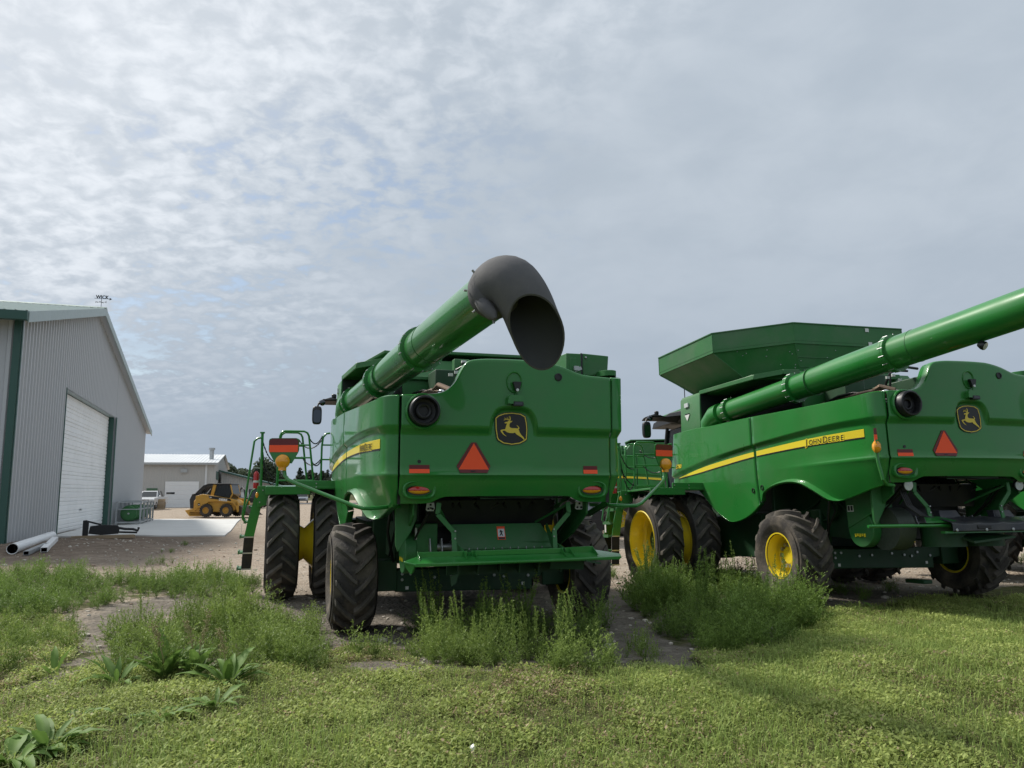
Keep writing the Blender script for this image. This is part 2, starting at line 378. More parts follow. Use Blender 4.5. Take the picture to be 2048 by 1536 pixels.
def hgt(x, y):
    x = np.asarray(x, float); y = np.asarray(y, float)
    d = (x[..., None]-_ctl[:, 0])**2 + (y[..., None]-_ctl[:, 1])**2 + .6
    w = d**-1.6
    h = (w*_ctl[:, 2]).sum(-1)/w.sum(-1)
    far = np.clip((np.hypot(x, y)-150)/100, 0, 1)
    return h*(1-far) + .02*np.sin(x*1.7+y*.6)*np.cos(y*1.3-x*.4)*(1-far)
def h1(x, y): return float(hgt(np.array([x]), np.array([y]))[0])
def to_photo(x, y, z):
    """where a ground point falls in the frame: only used to read the outlines of the vegetation patches"""
    f = y*math.cos(PITCH)+(z-CAM_Z)*math.sin(PITCH); up = -y*math.sin(PITCH)+(z-CAM_Z)*math.cos(PITCH)
    f = np.maximum(f, .3); a = FPX*x/f; b = -FPX*up/f; c, s = math.cos(ROLL), math.sin(ROLL)
    return 1024+a*c-b*s, 768+a*s+b*c
def on_ground(u, v):
    """the spot of the terrain seen at a point of the photograph"""
    z = .2
    for _ in range(6):
        dx, dy = u-1024, v-768; c, s = math.cos(-ROLL), math.sin(-ROLL); a, b = (dx*c-dy*s)/FPX, -(dx*s+dy*c)/FPX
        r_ = (a, math.cos(PITCH)-b*math.sin(PITCH), math.sin(PITCH)+b*math.cos(PITCH)); t = (z-CAM_Z)/r_[2]; x, y = r_[0]*t, r_[1]*t; z = h1(x, y)
    return Vector((x, y, z))
def in_poly(u, v, poly):
    inside = np.zeros(np.shape(u), bool); n = len(poly)
    for i in range(n):
        (x1, y1), (x2, y2) = poly[i], poly[(i+1) % n]
        if y1 == y2: continue
        c = ((y1 > v) != (y2 > v)) & (u < (x2-x1)*(v-y1)/(y2-y1)+x1); inside ^= c
    return inside
COVER_LINE = [(0, 1225), (120, 1240), (170, 1290), (230, 1340), (330, 1355), (480, 1345), (600, 1335), (700, 1300), (790, 1300), (860, 1345), (1230, 1345), (1300, 1335), (1420, 1310), (1560, 1290), (1640, 1225), (1750, 1212), (1880, 1190), (2048, 1170)]
DIRT = [[(150, 1265), (185, 1215), (300, 1195), (420, 1183), (480, 1195), (360, 1225), (240, 1248), (205, 1300), (170, 1345), (110, 1372), (0, 1400), (0, 1385), (90, 1355), (150, 1310)],
        [(1190, 1170), (1250, 1195), (1262, 1262), (1300, 1285), (1400, 1325), (1420, 1345), (1330, 1340), (1250, 1300), (1200, 1290)],
        [(660, 1330), (760, 1318), (830, 1330), (860, 1352), (760, 1352)]]
def cover_amount(u, v):
    line = np.interp(u, [p[0] for p in COVER_LINE], [p[1] for p in COVER_LINE])
    a = np.clip((v-line)/14+.5, 0, 1)
    for d in DIRT: a = np.where(in_poly(u, v, d), a*.07, a)
    return a
def make_ground():
    def axis(lo, hi, step, far_lo, far_hi):
        a = list(np.arange(lo, hi+1e-6, step)); s = step
        while a[-1] < far_hi: s *= 1.28; a.append(a[-1]+s)
        s = step
        while a[0] > far_lo: s *= 1.28; a.insert(0, a[0]-s)
        return np.array(a)
    xs = axis(-22, 20, .3, -2500, 2500); ys = axis(-1, 40, .3, -60, 4000)
    X, Y = np.meshgrid(xs, ys); Z = hgt(X, Y)
    n, m_ = X.shape
    me = bpy.data.meshes.new('yard_ground')
    idx = np.arange(n*m_).reshape(n, m_)
    F = np.stack([idx[:-1, :-1], idx[:-1, 1:], idx[1:, 1:], idx[1:, :-1]], -1).reshape(-1, 4)
    V = np.stack([X, Y, Z], -1).reshape(-1, 3)
    me.vertices.add(len(V)); me.vertices.foreach_set('co', V.ravel()); me.loops.add(F.size); me.loops.foreach_set('vertex_index', F.ravel())
    me.polygons.add(len(F)); me.polygons.foreach_set('loop_start', np.arange(0, F.size, 4)); me.polygons.foreach_set('use_smooth', np.ones(len(F), bool)); me.update(calc_edges=True)
    u, v = to_photo(V[:, 0], V[:, 1], V[:, 2])
    soil = cover_amount(np.clip(u, 0, 2048), np.where(V[:, 1] < 4, 1536, v))
    for poly, *_ in WEED_ZONES: soil = np.maximum(soil, .55*in_poly(u, v, poly))
    soil = np.maximum(soil, np.clip((np.hypot(V[:, 0], V[:, 1])-150)/40, 0, 1))          # fields beyond the yard
    brown = np.clip(1.15-np.hypot((V[:, 0]+18)/10, (V[:, 1]-26)/15), 0, 1)*1.6
    clay = np.zeros(len(V))
    for k in 'AB':
        q = pose_mat(k) @ Vector((0, 1.6, 0)); clay = np.maximum(clay, np.clip(1.9-np.hypot((V[:, 0]-q.x)/3.4, (V[:, 1]-q.y)/3.6), 0, 1))
    for d in DIRT[:2]: clay = np.maximum(clay, .9*in_poly(u, v, d))
    ca = me.color_attributes.new('zone', 'FLOAT_COLOR', 'POINT')
    ca.data.foreach_set('color', np.stack([soil, np.clip(brown, 0, 1), clay, np.ones(len(V))], -1).astype(np.float32).ravel())
    me.materials.append(M['ground'])
    tag(mesh_obj('ground', me), kind='structure')
# weed patches, as outlines on the ground: (outline, height, plants per square metre, kind, tall spikes share)
WEED_ZONES = [
    ([(-60, 1150), (120, 1147), (240, 1165), (360, 1160), (470, 1155), (510, 1172), (500, 1196), (410, 1200), (300, 1192), (180, 1222), (60, 1240), (-60, 1240)], .36, 22, 'weed', 0),
    ([(-60, 1245), (150, 1240), (160, 1275), (140, 1310), (60, 1345), (-60, 1360)], .27, 30, 'weedlight', 0),
    ([(215, 1300), (250, 1265), (330, 1240), (420, 1228), (530, 1225), (560, 1290), (490, 1360), (330, 1365), (230, 1350)], .40, 27, 'weedlight', .10),
    ([(500, 1245), (640, 1262), (650, 1305), (690, 1310), (620, 1352), (560, 1350), (530, 1320)], .42, 32, 'weedlight', 0),
    ([(690, 1305), (760, 1305), (800, 1290), (850, 1300), (850, 1325), (760, 1318), (700, 1330)], .30, 30, 'weedlight', 0),
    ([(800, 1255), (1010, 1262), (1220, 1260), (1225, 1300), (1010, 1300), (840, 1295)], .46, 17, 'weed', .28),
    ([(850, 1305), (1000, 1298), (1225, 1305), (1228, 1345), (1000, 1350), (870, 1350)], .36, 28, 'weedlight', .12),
    ([(1252, 1190), (1330, 1165), (1450, 1165), (1560, 1178), (1640, 1222), (1650, 1250), (1560, 1300), (1440, 1318), (1370, 1300), (1300, 1258)], .50, 24, 'weed', .12),
    ([(1240, 1300), (1300, 1290), (1330, 1335), (1240, 1340)], .26, 24, 'weedlight', 0),
    ([(1640, 1255), (1700, 1225), (1720, 1235), (1680, 1270)], .2, 20, 'weedlight', 0)]
make_ground()
# ---------------------------------------------------------------- the big shed on the left
SH0 = Vector((-15.71, 24.14, 0)); SD = Vector((-0.331, 0.9436, 0)).normalized(); SN = Vector((SD.y, -SD.x, 0))   # along the gable wall, and out of it
def sp(s, z, o=0.0): q = SH0 + SD*s + SN*o; return Vector((q.x, q.y, z))
def make_shed():
    root = empty('metal_shed', (0, 0, 0)); tag(root, 'large grey ribbed metal shed with green trim and a tall white overhead door', 'shed')
    L = 35.4; e0, e1, ax, az = 7.6, 6.5, 12.9, 10.6
    def roofz(s): return e0+(az-e0)*s/ax if s < ax else e1+(az-e1)*(L-s)/(L-ax)
    d0, d1, dt, ft = 7.12, 20.55, 6.2, 6.2
    w = MB(); pitch = .40                      # ribbed siding of the gable: real ribs
    def ribs(s0, s1, zb, zt):
        s = s0
        while s < s1-1e-6:
            a = [(0, 0), (.12, .0), (.17, .11), (.25, .11), (.30, 0)]
            pts = [(s+q, o) for q, o in a if s+q < s1] + [(min(s+pitch, s1), 0)]
            lo = [sp(q, zb(q), o) for q, o in pts]; hi = [sp(q, zt(q), o) for q, o in pts]
            w.grid([lo, hi]); s += pitch
    ribs(0, d0, lambda s: -.6, roofz); ribs(d0, d1, lambda s: dt, roofz); ribs(d1, L, lambda s: -.6, roofz)
    w.build('gable_wall', M['siding'], root, sharp=20)
    w = MB(); s = 0.0                           # long wall facing the viewer, runs away to the left
    LW = 30.0
    while s < LW:
        pts = [(s+q, o) for q, o in ((0, 0), (.12, 0), (.16, .075), (.26, .075), (.30, 0), (pitch, 0))]
        w.grid([[sp(-o, -.6, -q) for q, o in pts], [sp(-o, e0, -q) for q, o in pts]]); s += pitch
    w.build('long_wall', M['siding'], root, sharp=20)
    b = MB(); b.grid([[sp(L, -.6, 0), sp(L, e1, 0)], [sp(L, -.6, -LW), sp(L, e1, -LW)]]); b.grid([[sp(0, -.6, -LW), sp(0, e0, -LW)], [sp(ax, -.6, -LW), sp(ax, az, -LW)], [sp(L, -.6, -LW), sp(L, e1, -LW)]]); b.build('rear_wall', M['siding'], root)
    # roof : two slopes with ribs running down them
    OV, EV = .42, .75
    g0 = (az-e0)/ax; g1 = (az-e1)/(L-ax)
    r = MB()
    for side in (0, 1):
        o = OV
        while o > -LW:
            o2 = max(o-.3, -LW)
            prof = [(o, .0), (o-.04, .045), (o-.08, .045), (o-.12, 0), (o2, 0)]
            if side == 0: r.grid([[sp(-EV, e0-g0*EV+.18+k, q) for q, k in prof], [sp(ax, az+.18+k, q) for q, k in prof]], flip=False)
            else: r.grid([[sp(ax, az+.18+k, q) for q, k in prof], [sp(L+EV, e1-g1*EV+.18+k, q) for q, k in prof]])
            o = o2
    r.build('roof', M['roofing'], root, sharp=20)
    c = MB(); c.prism([sp(ax-.3, az+.16, OV+.03), sp(ax, az+.27, OV+.03), sp(ax+.3, az+.16, OV+.03)], -SN*(LW+OV)); c.build('ridge_cap', M['roofing'], root)
    # soffit under the gable overhang, and the fascia (rake) boards
    f = MB()
    for (sa, za), (sb, zb_) in (((-EV, e0-g0*EV), (ax, az)), ((ax, az), (L+EV, e1-g1*EV))):
        f.add([sp(sa, za-.02, .05), sp(sb, zb_-.02, .05), sp(sb, zb_-.02, OV-.02), sp(sa, za-.02, OV-.02)], [(0, 1, 2, 3)])
    f.build('soffit', M['soffit'], root)
    f = MB()
    for (sa, za), (sb, zb_) in (((-EV, e0-g0*EV), (ax, az)), ((ax, az), (L+EV, e1-g1*EV))):
        f.prism([sp(sa, za-.16, OV-.02), sp(sb, zb_-.16, OV-.02), sp(sb, zb_+.2, OV-.02), sp(sa, za+.2, OV-.02)], SN*.045)
    f.build('rake_board', M['paletrim'], root)
    g = MB(); g.prism([sp(-EV-.02, e0-g0*EV-.12, OV), sp(-EV-.16, e0-g0*EV-.1, OV), sp(-EV-.18, e0-g0*EV+.17, OV), sp(-EV-.02, e0-g0*EV+.17, OV)], -SN*(LW+OV)); g.build('gutter', M['trim'], root)
    g = MB(); g.prism([sp(0, e0-.03, 0), sp(-EV, e0-g0*EV-.03, 0), sp(-EV, e0-g0*EV-.01, 0), sp(0, e0, 0)], -SN*LW); g.build('eave_soffit', M['soffit'], root)
    t = MB(); t.obox(sp(.0, e0/2-.3, .115), SD*.05, SN*.02, Vector((0, 0, e0/2+.28))); t.obox(sp(-.10, e0/2-.3, .0), SD*.02, SN*.10, Vector((0, 0, e0/2+.28))); t.build('corner_trim', M['trim'], root)
    t = MB(); t.obox(sp(L-.02, e1/2-.3, .06), SD*.08, SN*.02, Vector((0, 0, e1/2+.3))); t.build('far_corner_trim', M['siding'], root)
    # overhead door set back in its opening
    dr = MB(); nP = 11; zb = -.1; rows = []
    for i in range(nP):
        z0 = zb+(dt+.1)*i/nP; z1 = zb+(dt+.1)*(i+1)/nP
        for k, dz, do in ((0, 0, -.05), (1, .03, 0), (2, .12, 0), (3, .14, -.03), (4, .17, -.03), (5, .18, 0), (6, .36, 0), (7, .38, -.03), (8, .41, -.03), (9, .43, 0)):
            rows.append((z0+dz, do))
        rows.append((z1-.03, 0)); rows.append((z1-.002, -.05))
    dr.grid([[sp(d0+.05, z, -.26+o), sp(d1-.05, z, -.26+o)] for z, o in rows], flip=True)
    dob = dr.build('overhead_door', M['door'], root, sharp=12)
    hd = MB(); hd.obox(sp((d0+d1)/2, 1.2, -.22), SD*.12, SN*.03, Vector((0, 0, .04))); hd.build('handle', M['steel'], dob)
    j = MB()
    j.add([sp(d1, -.5, 0), sp(d1, dt, 0), sp(d1, dt, -.65), sp(d1, -.5, -.65)], [(0, 1, 2, 3)]); j.obox(sp(d1+.09, dt/2-.25, .125), SD*.1, SN*.02, Vector((0, 0, dt/2+.25)))
    j.build('door_jamb', M['trim'], root)
    j = MB(); j.add([sp(d0, -.5, 0), sp(d0, dt, 0), sp(d0, dt, -.65), sp(d0, -.5, -.65)], [(3, 2, 1, 0)]); j.obox(sp(d0-.03, dt/2-.25, .125), SD*.04, SN*.015, Vector((0, 0, dt/2+.25)))
    j.build('door_jamb', M['trim'], root)
    h = MB(); h.obox(sp((d0+d1)/2, dt+.03, -.13), SD*((d1-d0)/2-.002), SN*.13, Vector((0, 0, .03))); h.build('door_head', M['paletrim'], root)
    k = MB(); k.obox(sp(d0/2, .12, .03), SD*(d0/2-.3), SN*.02, Vector((0, 0, .12))); k.build('base_trim', M['siding'], root); k = MB(); k.obox(sp((d1+L)/2+.1, .05, .03), SD*((L-d1)/2-.3), SN*.02, Vector((0, 0, .12))); k.build('base_trim', M['siding'], root)
    # weather vane on the ridge end
    v = empty('weather_vane', sp(ax-.0, az+.22, .2)); v.scale = (.55,)*3; tag(v, 'small dark weather vane with letters and arrow on the shed ridge', 'weather vane')
    q = MB(); q.cyl((0, 0, -.05), (0, 0, 1.05), .022, 8); q.box(-.1, .1, -.1, .1, -.06, .0); q.build('mast', M['decalblack'], v)
    q = MB(); q.bar((-.42, 0, .5), (.42, 0, .5), .03, .03); q.bar((0, -.35, .5), (0, .35, .5), .03, .03)
    for t_, x in (('E', .42), ('W', -.5)):
        tv, tf = text_polys(t_, .26); q.add([(x+a-.06, -.01, .42+b) for a, b in tv], tf)
    q.build('compass_arms', M['decalblack'], v)
    q = MB(); tv, tf = text_polys('WICK', .42, 1.0, 0, .012); q.add([(a-.5, -.012, .86+b-.08*a) for a, b in tv], tf); q.add([(a-.5, .012, .86+b-.08*a) for a, b in tv], [tuple(reversed(f)) for f in tf])
    q.bar((-.62, 0, .86), (.72, 0, .78), .03, .03); q.prism([(.72, -.015, .88), (.92, -.015, .76), (.70, -.015, .66)], (0, .03, 0)); q.build('arrow', M['decalblack'], v)
make_shed()
def make_apron():
    """slab from the gable wall out to its slanted outer edge"""
    w0, w1 = sp(6.6, 0, .02), sp(35.6, 0, .02); o0, o1 = on_ground(449, 1073), on_ground(482, 1039)
    b = MB(); n, m_ = 16, 10; rows = []
    for i in range(n+1):
        l = w0.lerp(w1, i/n); r_ = o0.lerp(o1, i/n); rows.append([])
        for k in range(m_+1): p = l.lerp(r_, k/m_); rows[-1].append((p.x, p.y, h1(p.x, p.y)+.05))
    b.grid(rows, flip=True)
    e = rows[0] + [rows[i][m_] for i in range(1, n+1)] + rows[n][-2::-1]
    b.grid([e, [(x, y, z-.4) for x, y, z in e]])
    o = b.build('concrete_apron', M['concrete'], sharp=25); tag(o, 'pale concrete slab apron in front of the shed door', kind='structure')
make_apron()

# ---------------------------------------------------------------- buildings further off
def ribbed(mb, p, d, L, z0, zt, n, pitch=.3, dep=.03):
    s = 0.0
    while s < L-1e-6:
        q = [(s+a, o) for a, o in ((0, 0), (.08, 0), (.11, dep), (.16, dep), (.19, 0)) if s+a < L] + [(min(s+pitch, L), 0)]
        mb.grid([[p+d*a+n*o+Vector((0, 0, z0)) for a, o in q], [p+d*a+n*o+Vector((0, 0, zt(a))) for a, o in q]]); s += pitch
def make_workshop():
    root = empty('workshop_building', (0, 0, 0)); tag(root, 'long taupe metal workshop with a bright white roof and white garage door', 'building')
    c = Vector((-39.55, 103.3, 0)); dl = Vector((-.954, -.30, 0)).normalized(); nf = Vector((-dl.y, dl.x, 0)); nf = nf if nf.y < 0 else -nf
    dg = -nf; LL, WW = 42., 33.; e, rz = 5.8, 7.5
    P = lambda a, b, z: c + dl*a + dg*b + Vector((0, 0, z))
    w = MB(); ribbed(w, P(0, 0, 0), dl, LL, -.3, lambda a: e, nf); w.build('front_wall', M['siding2'], root, sharp=20)
    w = MB(); gz = lambda b: e+(rz-e)*(1-abs(b-WW/2)/(WW/2)); ribbed(w, P(0, 0, 0), dg, WW, -.3, gz, -dl)
    w.grid([[P(LL, 0, -.3), P(LL, 0, e)], [P(LL, WW/2, -.3), P(LL, WW/2, rz)], [P(LL, WW, -.3), P(LL, WW, e)], [P(0, WW, -.3), P(0, WW, e)]]); w.build('gable_wall', M['siding2'], root, sharp=20)
    r = MB(); a = -.4
    while a < LL+.4:
        pr = [(a, 0), (a+.05, .05), (a+.1, 0), (min(a+.45, LL+.4), 0)]
        r.grid([[P(q, -.5, e+.02+k) for q, k in pr], [P(q, WW/2, rz+.15+k) for q, k in pr], [P(q, WW+.5, e+.02+k) for q, k in pr]]); a += .45
    rf = r.build('roof', M['roofwhite'], root, sharp=20)
    k = MB(); k.cyl(P(.9, 6.0, 6.2), P(.9, 6.0, 7.9), .3, 12); k.cyl(P(.9, 6.0, 7.8), P(.9, 6.0, 8.1), .42, 12); k.build('flue', M['galv'], rf)
    k = MB(); k.obox(P(LL/2, -.55, e-.12), dl*(LL/2+.4), dg*.08, Vector((0, 0, .14))); k.build('gutter', M['galv'], root)
    k = MB(); k.obox(P(1.1, -.06, e/2), dl*.12, dg*.05, Vector((0, 0, e/2-.1))); k.build('downpipe', M['roofwhite'], root)
    d = MB(); nP = 6
    rows = []
    for i in range(nP):
        z = -.2+3.6*i/nP; rows += [(z, .0), (z+.04, -.03), (z+3.6/nP-.04, -.03)]
    d.grid([[P(1.9, -.03+o-.04, z), P(6.0, -.03+o-.04, z)] for z, o in rows])
    d.obox(P(5.3, -.1, 1.85), dl*.5, dg*.02, Vector((0, 0, .12)), 1)
    d.build('garage_door', [M['white'], M['glass']], root, sharp=12)
    d = MB(); d.obox(P(7.55, -.05, 1.15), dl*.65, dg*.04, Vector((0, 0, 1.35))); d.obox(P(7.55, -.1, 1.75), dl*.2, dg*.01, Vector((0, 0, .2)), 1); d.build('side_door', [mat('green_door', (.06, .14, .075), .5), M['decal']], root)
    f = MB(); f.obox(P(3.8, -.16, 4.75), dl*.4, dg*.12, Vector((0, 0, .24))); f.build('wall_lamp', M['galv'], root)
    f = MB(); f.obox(P(-.06, 5, 4.2), dl*.03, dg*3.0, Vector((0, 0, .55))); f.build('gable_window', M['trim'], root)
    b = empty('bollard', P(6.45, -.9, 0)); tag(b, 'yellow safety bollard beside the workshop garage door', 'bollard')
    q = MB(); q.tube([(0, 0, -.2), (0, 0, 1.35), (0, 0, 1.43), (0, 0, 1.46)], [.13, .13, .10, .03], 12); q.build('post', M['ochre'], b)
    q = MB(); q.cyl((0, 0, 1.05), (0, 0, 1.15), .135, 12); q.build('band', M['decalblack'], b)
    # lean-to hall on the right of it
    root = empty('lean_to_hall', (0, 0, 0)); tag(root, 'lower grey hall with a dark sloping roof behind the yellow loader', 'building')
    x0, x1, y = -42.5, -36.0, 112.0
    c2 = Vector((-41.2, 110, 0)); d2 = Vector((.97, .24, 0)).normalized(); n2 = Vector((d2.y, -d2.x, 0)); Q = lambda a, o, z: c2+d2*a+n2*o+Vector((0, 0, z))
    top = lambda a: 4.75-.26*a
    w = MB(); ribbed(w, Q(0, 0, 0), d2, 7., 1.9, top, n2); w.grid([[Q(7, 0, -.3), Q(7, 0, top(7))], [Q(7, -14, -.3), Q(7, -14, top(7))]]); w.build('upper_wall', M['siding2'], root, sharp=20)
    w = MB(); w.obox(Q(3.5, -.1, .8), d2*3.5, n2*.12, Vector((0, 0, 1.1))); w.build('lower_wall', M['white'], root)
    r = MB(); r.prism([Q(-.3, .5, top(-.3)), Q(7.6, .5, top(7.6)), Q(7.6, .5, top(7.6)+.22), Q(-.3, .5, top(-.3)+.22)], -n2*15); r.build('roof', M['trim'], root)
    q = MB(); q.obox(Q(2.0, .06, 1.15), d2*.55, n2*.03, Vector((0, 0, .22))); q.build('wall_vent', M['galv'], root)
make_workshop()
# ---------------------------------------------------------------- combine harvester (x right, y forward, z up; the rear panel stands at y = 0)
BAND_T = [(-.3, 2.79), (.2, 2.79), (.8, 2.785), (1.76, 2.75), (3.05, 2.67), (4.3, 2.575), (5.26, 2.455), (6.1, 2.30)]
BAND_B = [(-.3, 2.67), (.2, 2.675), (.8, 2.69), (1.77, 2.665), (3.06, 2.60), (4.31, 2.475), (5.11, 2.365), (6.1, 2.255)]
SIDE_TOP = [(.1, 3.16), (.45, 3.13), (1.2, 3.125), (3.1, 3.17), (4.4, 3.185), (4.9, 3.21), (6.1, 3.22)]
SIDE_BOT = [(.12, 1.83), (.48, 1.755), (.9, 1.655), (1.1, 1.62), (1.22, 1.655), (1.34, 1.73), (1.52, 1.845), (1.76, 1.96), (2.08, 2.0), (2.48, 1.95), (2.76, 1.83), (2.96, 1.64), (3.25, 1.47), (3.6, 1.355), (3.91, 1.32), (4.15, 1.37), (4.57, 1.60), (4.92, 1.89), (5.12, 2.03), (5.3, 2.09), (6.0, 2.15), (6.1, 2.2)]
PLAN = [(1.405, .13), (1.46, .14), (1.52, .175), (1.565, .25), (1.595, .36), (1.615, .50), (1.65, .8), (1.69, 1.27), (1.725, 2.1), (1.76, 3.0), (1.785, 4.1), (1.785, 5.0), (1.76, 5.7), (1.72, 6.05)]
_pl = [0.0]
for (a, b), (c, d) in zip(PLAN, PLAN[1:]): _pl.append(_pl[-1]+math.hypot(c-a, d-b))
def plan_at(s):
    x = smooth_lerp([(q, p[0]) for q, p in zip(_pl, PLAN)], s); y = smooth_lerp([(q, p[1]) for q, p in zip(_pl, PLAN)], s)
    e = .01; x2 = smooth_lerp([(q, p[0]) for q, p in zip(_pl, PLAN)], s+e); y2 = smooth_lerp([(q, p[1]) for q, p in zip(_pl, PLAN)], s+e)
    x1 = smooth_lerp([(q, p[0]) for q, p in zip(_pl, PLAN)], s-e); y1 = smooth_lerp([(q, p[1]) for q, p in zip(_pl, PLAN)], s-e)
    tx, ty = x2-x1, y2-y1; l = math.hypot(tx, ty) or 1
    return x, y, ty/l, -tx/l           # point and outward normal
def s_of_y(y):
    return lerp([(p[1], q) for q, p in zip(_pl, PLAN)], y)
def relief(z, y, low=1.8):
    """how far the sheet stands out of its base at height z: proud above the style band, a lip at the ridge, tucked in below"""
    t, b = smooth_lerp(BAND_T, y), smooth_lerp(BAND_B, y)
    o = .055*sstep(b, t, z)
    fade = 1-sstep(.4, 2.6, y)
    rz = 2.185
    if z < rz: o -= (.105*fade+.02)*((rz-z)/.37)**1.25 if z < rz else 0
    o += .014*fade*max(0, 1-abs(z-rz)/.045)
    return o
def side_pt(s, z, off=0.0, sg=-1):
    x, y, nx, ny = plan_at(s); o = relief(z, max(y, .1))+off
    if y > 4.8: y += (3.2-z)*.2*sstep(4.8, 6.0, y)
    return (sg*(x+nx*o), y+ny*o, z)
def side_x(y, z, off, sg): return side_pt(s_of_y(y), z, off, sg)
def side_sheet(y0, y1, sg, top=None):
    s0, s1 = s_of_y(y0), s_of_y(y1); n = max(10, int((s1-s0)/.06)); rows = []
    if y0 < .2: ss = [s0+(s1-s0)*(i/n)**1.25 for i in range(n+1)]
    else: ss = [s0+(s1-s0)*i/n for i in range(n+1)]
    for s in ss:
        y = plan_at(s)[1]; yy = max(y, .1)
        zt = top(y) if top else smooth_lerp(SIDE_TOP, y); zb = smooth_lerp(SIDE_BOT, y); bt, bb = smooth_lerp(BAND_T, yy), smooth_lerp(BAND_B, yy)
        zs = []
        def seg(a, b, k): zs.extend([max(zb, a+(b-a)*i/k) for i in range(k)])
        seg(zb, 2.13, 6); seg(max(2.13, zb), 2.185, 2); seg(max(2.185, zb), max(2.23, zb), 2); seg(max(2.23, zb), max(bb-.012, zb), 4); seg(bb-.012, bb+.015, 2); seg(bb+.015, bt-.015, 2); seg(bt-.015, bt+.012, 2); seg(bt+.012, zt-.04, 6)
        zs += [zt-.04, zt-.015, zt]
        row = [side_pt(s, z, 0, sg) for z in zs]
        x, yq, nx, ny = plan_at(s)
        a = Vector(row[-1]); row[-1] = tuple(a+Vector((-sg*nx*.02, -ny*.02, -.002))); row.append(tuple(a+Vector((-sg*nx*.09, -ny*.09, -.004))))
        # turned-in flange along the lower edge (bright on the wheel arch)
        f0 = Vector(row[0]); wf = sstep(1.0, 1.3, yq)*(1-sstep(2.7, 2.95, yq))
        for k_, (oo, dz) in enumerate(((.035, -.012), (.085, -.045))): row.insert(0, tuple(f0+Vector((sg*nx*oo*wf, ny*oo*wf, dz*wf))))
        f0 = Vector(row[0]); row.insert(0, tuple(f0+Vector((-sg*nx*.10*(1-wf*.9), -ny*.10*(1-wf*.9), .015*(1-wf)-.03*wf))))
        rows.append(row)
    return rows
HOOD_TOP = [(-1.39, 3.16), (-1.06, 3.175), (-.93, 3.19), (-.85, 3.22), (-.78, 3.275), (-.72, 3.35), (-.675, 3.45), (-.635, 3.53), (-.585, 3.59), (-.5, 3.62), (-.27, 3.64), (.36, 3.64), (.55, 3.615), (.7, 3.58), (.82, 3.54), (.93, 3.505), (1.05, 3.487), (1.39, 3.475)]
HOOD_BOT = [(-1.39, 1.835), (-1.02, 1.84), (-.95, 1.865), (-.88, 1.90), (-.8, 1.92), (.78, 1.92), (.86, 1.90), (.93, 1.865), (1.0, 1.845), (1.39, 1.835)]
def arch(x): q = abs(x-.02)/.32; return (1-q**4)**.5 if q < 1 else 0.
def arch_in(x): q = abs(x-.02)/.275; return (1-q**4)**.5 if q < 1 else 0.
def hood_y(x, z):
    b = 2.675+.31*arch_in(x); t = 2.785+.255*arch(x)
    y = .035+.085*(abs(x)/1.39)**2.2
    y -= .06*sstep(b, t, z)
    if z < 2.185: y += .12*((2.185-z)/.35)**1.3
    y -= .02*max(0, 1-abs(z-2.185)/.04)
    return y
def hood_sheet():
    xs = [-1.385+2.77*i/110 for i in range(111)]; xs = sorted(set(xs+[.02+s_*(.22+.1*(k_/14)**.6) for s_ in (-1, 1) for k_ in range(15)]+[-.88, -.82, -.75, -.7, -.66, -.62]))
    rows = []
    for x in xs:
        zb = smooth_lerp(HOOD_BOT, x); zt = smooth_lerp(HOOD_TOP, x); b = 2.675+.31*arch_in(x); t = 2.785+.255*arch(x); zs = []
        def seg(a, q, k): zs.extend([a+(q-a)*i/k for i in range(k)])
        seg(zb, 2.14, 6); seg(2.14, 2.185, 2); seg(2.185, 2.23, 2); seg(2.23, b-.015, 7); seg(b-.015, b+.015, 2); seg(b+.015, t-.015, 3); seg(t-.015, t+.015, 2); seg(t+.015, zt-.05, 9)
        zs += [zt-.05, zt-.025]
        row = [(x, hood_y(x, z), z) for z in zs]; yt = hood_y(x, zt)
        row += [(x, yt+.008, zt-.008), (x, yt+.03, zt), (x, yt+.08, zt+.003), (x, yt+.2, zt-.01)]
        row.insert(0, (x, row[0][1]+.1, zb+.03))
        rows.append(row)
    return rows
